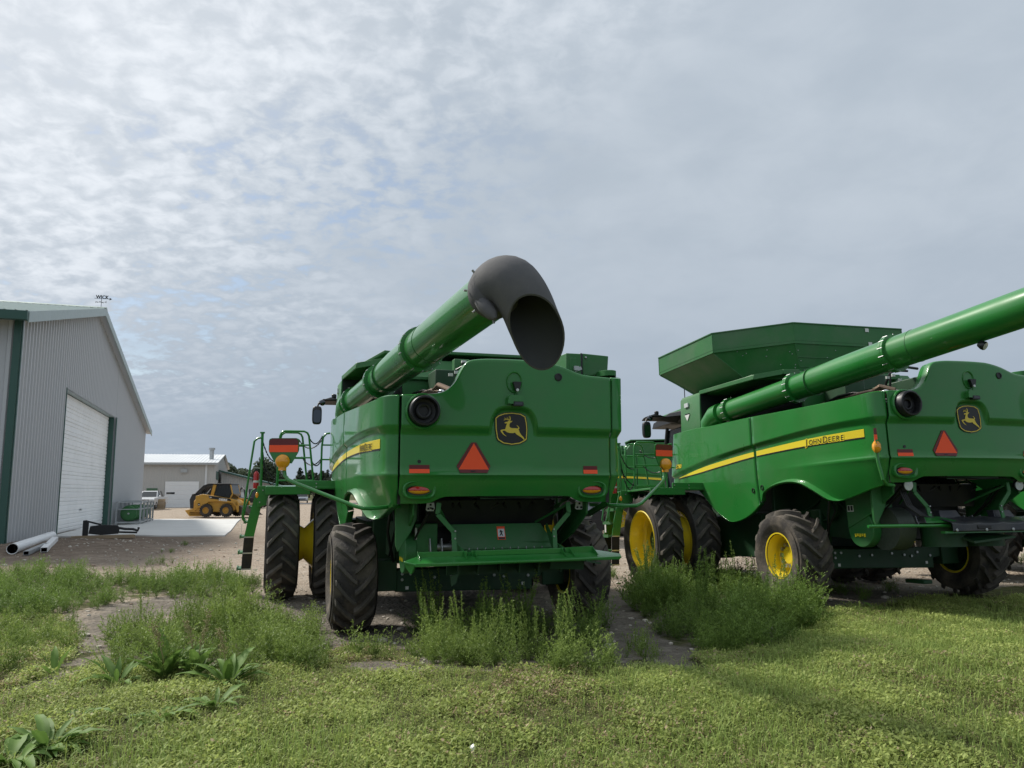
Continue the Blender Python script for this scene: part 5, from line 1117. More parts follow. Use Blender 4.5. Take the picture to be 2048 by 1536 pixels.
def make_loader(loc, rz, sc):
    k = empty('skid_steer_loader', loc, (0, 0, rz)); k.scale = (sc, sc, sc)
    tag(k, 'yellow skid steer loader with black cab glass parked on the slab by the shed', 'loader')
    Y, B = M['ochre'], M['decalblack']
    q = MB(); side = [(-1.55, .45), (-1.6, 1.0), (-1.35, 1.22), (-1.15, 1.28), (-.6, 1.30), (.9, 1.05), (1.15, .85), (1.2, .45), (.75, .3), (-1.1, .3)]
    q.prism([(x, -.72, z) for x, z in side], (0, 1.44, 0)); q.prism([(-1.62, -.5, .35), (-1.75, -.5, .42), (-1.75, -.5, 1.0), (-1.62, -.5, 1.15)], (0, 1.0, 0)); q.build('body', Y, k, bevel=.03)
    for s in (-1, 1):
        q = MB(); y = s*.80
        arm = [(-1.45, 1.32), (-1.0, 1.44), (1.0, 1.12), (1.35, 1.02), (1.42, .70), (1.2, .66), (1.05, .86), (-.1, .98), (-.55, .95), (-1.0, .62), (-1.42, .55)]
        q.prism([(x, y-.06, z) for x, z in arm], (0, .12, 0)); q.prism([(1.2, y-.06, .95), (1.42, y-.06, .95), (1.52, y-.06, .32), (1.36, y-.06, .28)], (0, .12, 0)); a = q.build('lift_arm', Y, k, bevel=.015)
        q = MB(); q.prism([(x, y+s*.062, z) for x, z in ((-.62, 1.365), (.86, 1.13), (.95, .98), (-.5, 1.16))], (0, s*.006, 0), 0)
        if s < 0:
            tv, tf = text_polys('DEERE', .185, 1.05, .1, .012); q.add([(.12+x*1.0, y-.07, 1.035+z-.10*x) for x, z in tv], tf, 1)
            tv, tf = text_polys('320', .10, 1, .1, .004); q.add([(-.52+x, y-.07, 1.2+z-.12*x) for x, z in tv], tf, 1)
            q.prism([(-1.28, y-.063, .86), (-1.13, y-.063, .86), (-1.13, y-.063, .71), (-1.28, y-.063, .71)], (0, -.004, 0), 0); q.prism([(-1.26, y-.069, .76), (-1.22, y-.069, .82), (-1.2, y-.069, .79), (-1.15, y-.069, .78), (-1.14, y-.069, .73), (-1.18, y-.069, .755), (-1.23, y-.069, .75)], (0, -.002, 0), 1)
        q.build('decal', [B, M['decal']], a, smooth=False)
    q = MB(); q.prism([(-.5, -.5, 1.2), (.72, -.5, 1.0), (.9, -.5, 1.45), (.72, -.5, 2.05), (-.25, -.5, 2.08), (-.5, -.5, 1.9)], (0, 1.0, 0)); cab = q.build('cab', M['glass'], k, bevel=.03)
    for y in (-.53, .53):
        q = MB(); q.bar((-.55, y, 1.15), (-.35, y, 2.05), .2, .06, (0, 1, 0), 0); q.build('rear_pillar', Y, cab)
        q = MB(); q.bar((.66, y, 1.05), (.86, y, 1.45), .06, .06, (0, 1, 0), 0); q.bar((.86, y, 1.45), (.7, y, 2.05), .06, .06, (0, 1, 0), 0); q.build('front_pillar', Y, cab)
    q = MB(); q.prism([(-.75, -.56, 1.98), (-.62, -.56, 2.13), (.72, -.56, 2.10), (.78, -.56, 2.02)], (0, 1.12, 0)); q.build('cab_roof', B, k, bevel=.02)
    q = MB(); q.prism([(-1.0, -.45, 1.3), (-.55, -.45, 1.9), (-.55, -.45, 1.2)], (0, .9, 0)); q.build('engine_cover', B, k)
    q = MB()
    for i in range(4): q.box(-1.78, -1.755, -.4, .4, .55+.12*i, .63+.12*i)
    q.build('grille', B, k)
    for x in (-.72, .62):
        for s in (-1, 1): small_wheel(k, 'wheel', (x, s*.78, .40), .40, .28, s, .21, Y)
    q = MB(); q.prism([(1.5, -.9, .12), (2.3, -.9, .06), (2.3, -.9, .1), (1.72, -.9, .2), (1.62, -.9, .62), (1.5, -.9, .7)], (0, 1.8, 0)); q.prism([(1.5, -.9, .12), (2.3, -.9, .06), (1.7, -.9, .6), (1.5, -.9, .7)], (0, .04, 0)); q.prism([(1.5, .86, .12), (2.3, .86, .06), (1.7, .86, .6), (1.5, .86, .7)], (0, .04, 0)); q.build('bucket', mat('worn_bucket', (.10, .075, .055), .6, metal=.4, var=.3), k)
    return k
make_loader((-22.6, 61.0, 0.1), -.10, 1.2)
# black grapple standing on a yellow frame behind the loader
def make_grapple():
    g = empty('grapple_attachment', (-24.9, 62.6, .02), (0, 0, -.1)); g.scale = (1.0, 1.0, 1.25); tag(g, 'black toothed grapple attachment standing on a yellow frame behind the loader', 'grapple')
    q = MB(); q.box(-.7, .5, -.6, .6, .1, .35); q.prism([(-1.1, -.6, .42), (-.7, -.6, .05), (.5, -.6, .05), (.5, -.6, .5), (-.4, -.6, .55)], (0, 1.2, 0)); q.build('frame', M['ochre'], g, bevel=.02)
    q = MB(); q.prism([(-.72, -.5, .5), (-.8, -.5, 1.1), (-.6, -.5, 1.45), (.1, -.5, 1.55), (.35, -.5, 1.3), (.1, -.5, .5)], (0, 1.0, 0)); q.build('bucket', M['black'], g, bevel=.04)
    for y in (-.5, -.17, .17, .5):
        q = MB(); q.prism([(-.5, y, 1.35), (-.2, y, 1.6), (.3, y, 1.98), (.75, y, 2.1), (1.5, y, 2.12), (1.5, y, 2.0), (.7, y, 1.92), (.35, y, 1.75), (-.05, y, 1.4)], (0, .05, 0)); q.build('tine', M['decalblack'], g)
make_grapple()
# ---------------------------------------------------------------- vehicles
def make_pickup(loc, rz, label, sc=1.0, guard=False, body=None):
    """faces -y"""
    k = empty('pickup_truck', loc, (0, 0, rz)); k.scale = (sc,)*3; tag(k, label, 'pickup truck', 'white pickup trucks')
    Bd = body or M['vanwhite']
    pr = [(0.0, .55), (-.05, .8), (0.0, 1.05), (.15, 1.18), (1.35, 1.27), (1.45, 1.30), (5.5, 1.30), (5.55, .6), (5.0, .5), (.3, .45)]
    q = MB(); rows = []
    q.prism([(-.98, y, z) for y, z in pr], (1.96, 0, 0)); b = q.build('body', Bd, k, bevel=.06)
    q = MB(); rows = []
    for y, z, w in ((1.35, 1.26, .90), (2.15, 1.86, .72), (2.4, 1.92, .70), (3.5, 1.92, .70), (3.85, 1.86, .74), (4.05, 1.28, .90)): rows.append([(-w, y, z), (w, y, z)])
    L = [r_[0] for r_ in rows]; Rr = [r_[1] for r_ in rows]
    q.grid([L, Rr], 0); q.add(L, [tuple(range(len(L)))], 1); q.add(Rr, [tuple(reversed(range(len(Rr))))], 1)
    for i in (0, 4): q.m[i] = 1
    cab = q.build('cab', [Bd, M['glass']], k, smooth=False)
    for s in (-1, 1):
        q = MB(); q.bar((s*.88, 1.4, 1.27), (s*.71, 2.15, 1.87), .06, .05, m=0); q.bar((s*.72, 2.9, 1.9), (s*.92, 2.9, 1.28), .05, .09, (0, 1, 0), 0)
        q.build('cab_pillar', Bd, cab)
    q = MB(); q.box(-.82, .82, -.06, .0, .74, 1.05, 0)
    for z in (.80, .87, .94, 1.0): q.box(-.8, .8, -.075, -.055, z-.012, z+.012, 1)
    q.box(-.8, .8, -.08, -.05, .87, .93, 1); q.build('grille', [M['black'], M['chrome'] if not guard else M['steel']], k)
    q = MB(); q.box(-1.0, 1.0, -.12, .05, .48, .72); q.build('bumper', M['chrome'], k, bevel=.03)
    for s in (-1, 1):
        q = MB(); q.box(s*.66-.16, s*.66+.16, -.07, -.0, .88, 1.04); q.build('headlight', M['lens'], k, bevel=.02)
        q = MB(); q.box(s*1.12-.1, s*1.12+.1, 1.62, 1.7, 1.28, 1.46); q.bar((s*.9, 1.68, 1.32), (s*1.1, 1.68, 1.34), .04, .04); q.build('wing_mirror', Bd if not guard else M['black'], k, bevel=.02)
        for y in (.95, 4.4):
            w = MB(); w.lathe([(.22, .09*s), (.2, .06*s), (.1, .08*s), (0, .08*s)], (0, 0, 0), (1, 0, 0), 24); wo = w.build('wheel', M['steel'], k, loc=(s*.86, y, .40))
            w = MB(); w.lathe([(.22, -.12), (.36, -.13), (.40, -.09), (.40, .09), (.36, .13), (.22, .12)], (0, 0, 0), (1, 0, 0), 28); w.build('tyre', M['tyre'], wo)
    if guard:
        q = MB(); q.box(-.95, .95, -.30, -.2, .45, .62); 
        for z in (.72, .84, .96, 1.06): q.bar((-.62, -.28, z), (.62, -.28, z), .05, .05)
        for s in (-1, 1): q.prism([(s*.62, -.32, .5), (s*.98, -.28, .5), (s*1.0, -.28, 1.0), (s*.95, -.26, 1.12), (s*.64, -.3, 1.1)], (0, .08, 0)); q.bar((s*.62, -.29, .82), (s*.98, -.26, .82), .04, .04)
        q.box(-.35, .35, -.31, -.29, .5, .64)
        q.build('grille_guard', M['black'], k, bevel=.015)
    return k
make_pickup((-40.6, 86.0, 0.1), 0.18, 'white pickup truck facing the viewer beside the corner of the grey shed', 1.06)
make_pickup((2.05, 27.6, 0.02), 0.0, 'white pickup truck with a black grille guard seen under the nearest machine', 1.12, True)
def make_car(name, loc, rz, label, body, h=1.7, L=4.6, van=False):
    k = empty(name, loc, (0, 0, rz)); tag(k, label, 'van' if van else 'car')
    q = MB(); pr = [(0, .45), (-.02, .75), (.1, .95), (1.0, 1.08), (L-.1, 1.08), (L, .6), (L-.1, .4), (.2, .35)]
    q.prism([(-.9, y, z) for y, z in pr], (1.8, 0, 0)); q.build('body', body, k, bevel=.06)
    q = MB(); y0 = .55 if van else 1.0; rows = [(y0, 1.05, .84), (y0+.65, h-.06, .70), (y0+.9, h, .68), (L-.5, h, .68), (L-.05, 1.05, .84)]
    Lf = [(-w, y, z) for y, z, w in rows]; Rg = [(w, y, z) for y, z, w in rows]; q.grid([Lf, Rg], 0); q.add(Lf, [tuple(range(5))], 1); q.add(Rg, [(4, 3, 2, 1, 0)], 1); q.m[0] = 1; q.build('cabin', [body, M['glass']], k, smooth=False)
    q = MB(); q.box(-.55, .55, -.04, .02, .6, .78, 0); q.build('grille', M['black'], k)
    for s in (-1, 1):
        q = MB(); q.box(s*.68-.14, s*.68+.14, -.03, .04, .68, .84); q.build('headlight', M['lens'], k)
        for y in (.85, L-.85):
            q = MB(); q.lathe([(0, -.1), (.33, -.1), (.34, 0), (.33, .1), (0, .1)], (s*.8, y, .34), (1, 0, 0), 22); q.build('wheel', M['tyre'], k)
    return k
make_car('parked_car', (-35.3, 131.0, 0), .25, 'silver estate car parked far off between the machine wheels', M['vansilver'])
make_car('delivery_van', (-33.9, 141.0, 0), .3, 'white van parked behind the far silver car', M['vanwhite'], 2.35, 5.4, True)
make_car('white_car', (-39.3, 140.5, 0), .3, 'white car parked far off on the left of the silver car', M['vanwhite'], 1.6)
# ---------------------------------------------------------------- small machines by the hall
def make_tractor(loc, rz):
    k = empty('compact_tractor', loc, (0, 0, rz)); tag(k, 'small green tractor with yellow wheels parked far off beside the hall', 'tractor')
    q = MB(); q.prism([(-.35, -.3, .9), (-.35, -.3, 1.5), (1.3, -.3, 1.42), (1.5, -.3, .75), (1.2, -.3, .6)], (0, .6, 0)); q.build('bonnet', M['green'], k, bevel=.04)
    q = MB(); q.prism([(-1.5, -.55, 1.15), (-1.3, -.55, 1.45), (-.6, -.55, 1.5), (-.4, -.55, .8), (-1.2, -.55, .6)], (0, 1.1, 0)); q.box(-1.0, -.6, -.25, .25, 1.45, 1.8, 1); q.build('fender', [M['green'], M['black']], k, bevel=.03)
    q = MB()
    for y in (-.5, .5): q.tube([(-1.25, y, 1.4), (-1.3, y, 2.5), (-1.2, y, 2.6)], .04, 8)
    q.box(-1.35, -.1, -.55, .55, 2.5, 2.6); q.build('roll_bar', M['black'], k)
    for x, r_, w_ in ((-1.0, .62, .36), (1.05, .42, .24)):
        for s in (-1, 1): small_wheel(k, 'wheel', (x, s*.75, r_), r_, w_, s, r_*.62, M['yellow'], None, 0)
make_tractor((-31.6, 98.6, .0), 2.6)
def make_dark_loader(x, y, rz, lab, arms):
    k = empty('dark_loader', (x, y, 0), (0, 0, rz)); k.scale = (1.15,)*3; tag(k, lab, 'loader', 'dark loaders by the hall')
    q = MB(); q.prism([(-1.2, -.7, .35), (-1.3, -.7, 1.1), (.2, -.7, 1.25), (1.1, -.7, .9), (1.1, -.7, .35)], (0, 1.4, 0)); q.build('body', M['black'], k, bevel=.04)
    q = MB(); q.prism([(-.5, -.5, 1.15), (-.4, -.5, 2.0), (.4, -.5, 2.0), (.6, -.5, 1.1)], (0, 1.0, 0)); q.build('cab', M['glass'], k, bevel=.04)
    for s in (-1, 1):
        q = MB(); q.tube([(-1.2, s*.7, 1.2), (-.9, s*.7, 1.9), (-.3, s*.7, 2.2), (.6, s*.7, 1.9), (1.4, s*.7, 1.0), (1.5, s*.7, .4)], .08, 8); q.build('lift_arm', M['decalblack'], k)
        for xx in (-.7, .6):
            q = MB(); q.lathe([(0, -.13), (.38, -.13), (.4, 0), (.38, .13), (0, .13)], (xx, s*.72, .4), (0, 1, 0), 22); q.build('wheel', M['tyre'], k)
    q = MB(); q.lathe([(.0, .12), (.07, .1), (.09, .0), (0, 0)], (-.2, -.3, 2.0), (0, 0, 1), 12); q.build('beacon', M['orange'], k)
    q = MB(); q.ball((.3, -.52, 1.6), .12, .03, .14, 10, 6); q.build('lamp', M['lens'], k)
make_dark_loader(-32.8, 92.0, 2.2, 'black compact loader standing behind the yellow loader on the left', 1)
make_dark_loader(-31.0, 93.4, 1.9, 'black compact loader with an orange beacon nearer the ladder', 1)
def pallet(loc, rz, label, n, sz=(1.2, 1.0), m='timber', group='timber crates and pallets'):
    k = empty('timber_crate', loc, (0, 0, rz)); tag(k, label, 'crate', group)
    q = MB(); a, b = sz
    for i in range(n):
        z = .14*i
        for y in (-b/2+.05, 0, b/2-.05): q.box(-a/2, a/2, y-.05, y+.05, z, z+.09)
        for j in range(6): x = -a/2+.1+(a-.2)*j/5; q.box(x-.07, x+.07, -b/2, b/2, z+.09, z+.12)
    q.build('slats', M[m], k)
    q = MB(); q.box(-a/2+.03, a/2-.03, -b/2+.03, b/2-.03, .14*n-.02, .14*n+.28); q.build('load', M['timber'], k, bevel=.02)
pallet((-39.7, 88.2, .1), .2, 'tall timber crate standing at the green side door', 6, (.8, .8))
pallet((-29.8, 89.5, 0), .4, 'low pale timber pallet in front of the black loaders', 3, (1.8, 1.0))
# ---------------------------------------------------------------- along the shed wall
def make_rack(s, i, lab, lab2):
    k = empty('steel_rack', sp(s, h1(*sp(s, 0, 1.0).xy)+.05, .95), (0, 0, math.atan2(SD.y, SD.x))); tag(k, lab, 'rack', 'galvanised racks along the shed wall')
    q = MB(); a, b, h_ = .72, .62, 1.25
    for x in (-a, a):
        for y in (-b, b): q.bar((x, y, 0), (x, y, h_), .09, .09, (1, 0, 0))
    for z in (.12, h_):
        for y in (-b, b): q.bar((-a, y, z), (a, y, z), .08, .08)
        for x in (-a, a): q.bar((x, -b, z), (x, b, z), .08, .08)
    for y in (-b, b): q.bar((-a, y, .85), (a, y, .85), .05, .05)
    for x in (-a, a): q.bar((x, -b, .85), (x, b, .85), .05, .05)
    q.build('frame', M['galv'], k)
    d = empty('green_roller', sp(s, h1(*sp(s, 0, 1.0).xy)+.66, .95), (0, 0, math.atan2(SD.y, SD.x))); tag(d, lab2, 'roller', 'green rollers held in the racks')
    q = MB(); q.lathe([(0, -.65), (.22, -.65), (.40, -.57), (.43, -.32), (.43, .42), (.4, .6), (.2, .65), (0, .65)], (0, 0, 0), (1, 0, 0), 24)
    for t_ in (-.4, 0, .4): q.lathe([(.42, t_-.02), (.46, t_), (.42, t_+.02)], (0, 0, 0), (1, 0, 0), 24)
    q.build('drum', M['greenmatt'], d)
    q = MB(); q.cyl((-.75, 0, 0), (.75, 0, 0), .05, 10); q.build('axle', M['steel'], d)
for i, s in enumerate((21.9, 23.7, 25.5, 27.3)):
    w_ = ('nearest', 'second', 'third', 'last')[i]
    make_rack(s, i, w_+' galvanised steel rack along the shed wall counted from the big door', 'ribbed green roller lying in the '+w_+' steel rack from the door')
def make_hitch():
    c_ = on_ground(212, 1077)
    t = MB(); rz = .42; bm_ = []
    k = empty('hitch_frame', c_+Vector((0, 0, .13)), (0, 0, rz)); k.scale = (.62,)*3; tag(k, 'black steel hitch frame lying on timber beams by the slab', 'attachment')
    for i, (a, b, y) in enumerate(((-1.15, 1.0, -.12), (-1.05, .95, .16))):
        t = MB(); t.box(a, b, -.06, .06, .0, .12); o = t.build('timber_beam', M['timber'], None, bevel=.01); q_ = Matrix.Rotation(rz, 3, 'Z') @ Vector((0, y, 0)); o.location = c_+q_; o.rotation_euler = (0, 0, rz)
        tag(o, ('grey timber beam lying on the dirt under the front of the black frame', 'second grey timber beam lying behind it under the black frame')[i], 'timber', 'timber beams under the black frame')
    q = MB(); q.prism([(-1.3, -.05, 0), (-1.0, -.05, 0), (-.98, -.05, .75), (-1.1, -.05, .92), (-1.3, -.05, .9)], (0, .3, 0)); q.build('upright', M['black'], k, bevel=.02)
    q = MB(); q.prism([(-.98, 0, .1), (-.9, 0, .55), (-.3, 0, .62), (.6, 0, .58), (.72, 0, .4), (.66, 0, .06), (-.3, 0, .0)], (0, .14, 0)); q.build('plate', M['black'], k, bevel=.015)
    q = MB(); q.tube([(.6, .1, .42), (1.0, .1, .34), (1.45, .1, .32), (1.72, .1, .22), (1.78, .1, .42)], .08, 10); q.tube([(.6, .2, .16), (1.1, .2, .13), (1.7, .2, .1)], .06, 8); q.build('hook', M['black'], k)
    q = MB(); q.bar((-1.1, .1, .85), (-.3, .1, .62), .1, .1); q.build('brace', M['black'], k)
make_hitch()
def make_pipes():
    for nm, lab, a, b, r_, sq, m, up in (('round_duct', 'long round white duct pipe lying along the foot of the shed', (24, 1106), (103, 1080), .145, False, M['white'], 0),
                       ('square_downpipe', 'white square downpipe lying beside the round duct nearest the beams', (88, 1101), (110, 1083), .085, True, M['white'], 0),
                       ('grey_downpipe', 'short grey square downpipe lying in front of the round duct', (52, 1109), (92, 1094), .07, True, M['galv'], 0)):
        A = on_ground(*a)+Vector((0, 0, r_)); B = on_ground(*b)+Vector((0, 0, r_)); k = empty(nm, A); tag(k, lab, 'pipe'); d = B-A
        q = MB()
        if sq:
            u = d.cross(Vector((0, 0, 1))).normalized()*r_; w = Vector((0, 0, r_*.75)); ring = [u+w, -u+w, -u-w, u-w]
            q.grid([[x for x in ring], [d+x for x in ring]], 0, False, True); q.grid([[x*.85 for x in ring], [d+x*.85 for x in ring]], 1, True, True); q.grid([ring, [x*.85 for x in ring]], 0, False, True); q.add([d+x for x in ring], [(0, 1, 2, 3)])
        else:
            q.lathe([(r_*.9, .8), (r_*.9, .01), (r_, 0.0), (r_, .0), (r_, d.length), (r_*.9, d.length)], (0, 0, 0), d, 28, 0, [1, 0, 0, 0, 0])
            for t_ in (.3, .62, .9): q.lathe([(r_, d.length*t_-.03), (r_*1.04, d.length*t_), (r_, d.length*t_+.03)], (0, 0, 0), d, 28)
        q.build('tube', [m, M['decalblack']], k, sharp=40)
make_pipes()
# asphalt road far off
def make_road():
    q = MB(); n = 30; rows = []
    for i in range(n+1):
        x = -110+190*i/n; y = 119+.05*(x+40); rows.append([(x, y, h1(x, y)+.05), (x, y+9, h1(x, y+9)+.05)])
    q.grid(rows, 0, True); tag(q.build('road', mat('asphalt', (.10, .10, .105), .9, var=.15, vscale=.5), None), kind='structure')
make_road()
# ---------------------------------------------------------------- trees on the horizon
def crown_mesh(name, blobs, n, size, m, seed, lean=0):
    rg = np.random.default_rng(seed); V = []; T = []
    tot = sum(b[3]*b[3] for b in blobs)
    for (x, y, z, r_, fl) in blobs:
        k = int(n*r_*r_/tot); d = rg.normal(size=(k, 3)); d /= np.linalg.norm(d, axis=1)[:, None]; rad = r_*rg.random(k)**.42
        V.append(np.array([x, y, z])+d*rad[:, None]*np.array([1, 1, fl])); T.append(np.clip(.5+rg.normal(size=k)*.18+rg.normal()*.16, 0, 1))
    P = np.concatenate(V); t = np.concatenate(T); k = len(P)
    a = rg.normal(size=(k, 3)); a /= np.linalg.norm(a, axis=1)[:, None]; b = np.cross(a, rg.normal(size=(k, 3))); b /= np.linalg.norm(b, axis=1)[:, None]
    s = (size*(.6+.8*rg.random(k)))[:, None]
    quad = np.stack([P-a*s-b*s*.5, P+a*s-b*s*.5, P+a*s*.8+b*s*.5, P-a*s*.8+b*s*.5], 1).reshape(-1, 3)
    return np_mesh(name, quad, 4, np.repeat(t, 4), m)
def np_mesh(name, verts, k, tint, m):
    n = len(verts)//k; me = bpy.data.meshes.new(name)
    me.vertices.add(len(verts)); me.vertices.foreach_set('co', np.ascontiguousarray(verts, np.float32).ravel()); me.loops.add(len(verts)); me.loops.foreach_set('vertex_index', np.arange(len(verts), dtype=np.int32))
    me.polygons.add(n); me.polygons.foreach_set('loop_start', np.arange(0, len(verts), k, dtype=np.int32)); me.update(calc_edges=True)
    at = me.attributes.new('tint', 'FLOAT', 'POINT'); at.data.foreach_set('value', np.ascontiguousarray(tint, np.float32)); me.materials.append(m); return me
def make_trees():
    rd = random.Random(21)
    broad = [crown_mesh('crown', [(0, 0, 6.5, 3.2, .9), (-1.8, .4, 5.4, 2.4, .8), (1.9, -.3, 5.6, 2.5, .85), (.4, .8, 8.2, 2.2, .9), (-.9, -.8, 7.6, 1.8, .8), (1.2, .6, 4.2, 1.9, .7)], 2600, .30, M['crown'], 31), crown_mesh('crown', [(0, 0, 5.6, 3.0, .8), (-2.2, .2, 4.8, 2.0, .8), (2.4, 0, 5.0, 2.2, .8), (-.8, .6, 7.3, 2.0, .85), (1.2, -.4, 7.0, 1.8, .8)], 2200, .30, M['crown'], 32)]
    pine = [crown_mesh('crown', [(0, 0, 2.6, 2.1, .45), (.5, .2, 3.7, 1.9, .5), (-.5, -.2, 4.9, 1.7, .5), (.3, 0, 6.2, 1.4, .55), (-.1, .1, 7.4, 1.0, .7), (.1, 0, 8.4, .55, 1.0)], 2300, .22, M['pine'], 33), crown_mesh('crown', [(-.2, 0, 3.2, 2.3, .5), (.7, .1, 4.9, 1.8, .5), (-.6, .1, 5.9, 1.6, .55), (.3, 0, 7.3, 1.4, .6), (0, 0, 8.3, .7, .7)], 2100, .22, M['pine'], 34)]
    tr = MB(); tr.tube([(0, 0, -.5), (0, 0, 2), (.1, 0, 4.5), (0, .1, 7.5)], [.32, .26, .18, .05], 9)
    for a in range(5): tr.tube([(0, 0, 2.6+a*.7), (1.1*math.cos(a*2.3), 1.1*math.sin(a*2.3), 3.6+a*.7), (1.9*math.cos(a*2.3), 1.9*math.sin(a*2.3), 4.3+a*.7)], [.1, .06, .02], 6)
    tm = tr.mesh('trunk', M['bark'])
    U = lambda u, d: ((u-1024)/FPX*d*.99, d)
    spec = [(452, 285, 'b', 1.25), (470, 292, 'b', 1.18), (489, 280, 'b', 1.02), (505, 270, 'b', .95), (528, 215, 'b', 1.12), (543, 222, 'b', 1.0), (517, 225, 'b', .9), (556, 300, 'b', .78), (575, 310, 'b', .72), (585, 305, 'p', .72), (597, 235, 'p', 1.02), (617, 240, 'p', .98), (630, 238, 'p', .86), (641, 232, 'p', .92), (652, 240, 'p', .96), (664, 236, 'p', .9), (606, 300, 'b', .8), (575, 262, 'b', .62), (625, 290, 'b', .9), (645, 300, 'b', .95), (440, 300, 'b', 1.2), (675, 250, 'p', .95), (1232, 260, 'b', .9), (1300, 280, 'b', .8)]
    where = ['behind the hall roof', 'over the lean to hall', 'left of the broad tree clump', 'beside the ladder post', 'in the middle of the broad clump', 'right of the broad clump', 'just behind the fire extinguisher', 'low on the skyline', 'under the clear gap of sky', 'beside the dark pine', 'standing apart as the darkest tallest one', 'second beyond the amber lamp', 'slim one between two pines', 'third beyond the handrail', 'near the machine side', 'closest to the green side panel', 'faint one behind the pines', 'low one before the road', 'behind the rail legs', 'beyond the row of pines', 'at the gable of the workshop', 'hidden by the nearest machine', 'behind the two machines', 'behind the raised tank machine']
    for i, (u, d, kd, s) in enumerate(spec):
        x, y = U(u, d); t = empty('pine_tree' if kd == 'p' else 'broadleaf_tree', (x, y, 0), (0, 0, rd.random()*6.28)); t.scale = (s*rd.uniform(.95, 1.1), s, s)
        tag(t, ('dark pine tree on the horizon, ' if kd == 'p' else 'dull green broadleaf tree on the horizon, ')+where[i], 'tree', 'trees on the horizon')
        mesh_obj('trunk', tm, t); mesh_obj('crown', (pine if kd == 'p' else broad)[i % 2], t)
make_trees()
def make_treeline():
    rg = np.random.default_rng(44); n = 26000
    x = rg.uniform(-420, 480, n); base = 5.2+2.2*np.sin(x*.031)+1.6*np.sin(x*.083+1)+1.1*np.sin(x*.21+2)
    z = base*rg.random(n)**.7*rg.uniform(.75, 1.0, n); y = 430+rg.uniform(-7, 7, n)+.06*x
    P = np.stack([x, y, z], -1); a = rg.normal(size=(n, 3)); a /= np.linalg.norm(a, axis=1)[:, None]; b = np.cross(a, rg.normal(size=(n, 3))); b /= np.linalg.norm(b, axis=1)[:, None]
    s = rg.uniform(.35, .9, n)[:, None]; q = np.stack([P-a*s-b*s*.6, P+a*s-b*s*.6, P+a*s*.8+b*s*.6, P-a*s*.8+b*s*.6], 1).reshape(-1, 3)
    t = np.clip(.4+.25*np.sin(x*.4)+rg.normal(size=n)*.15, 0, 1)
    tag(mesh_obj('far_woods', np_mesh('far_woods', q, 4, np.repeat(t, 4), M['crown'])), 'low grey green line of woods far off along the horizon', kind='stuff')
make_treeline()
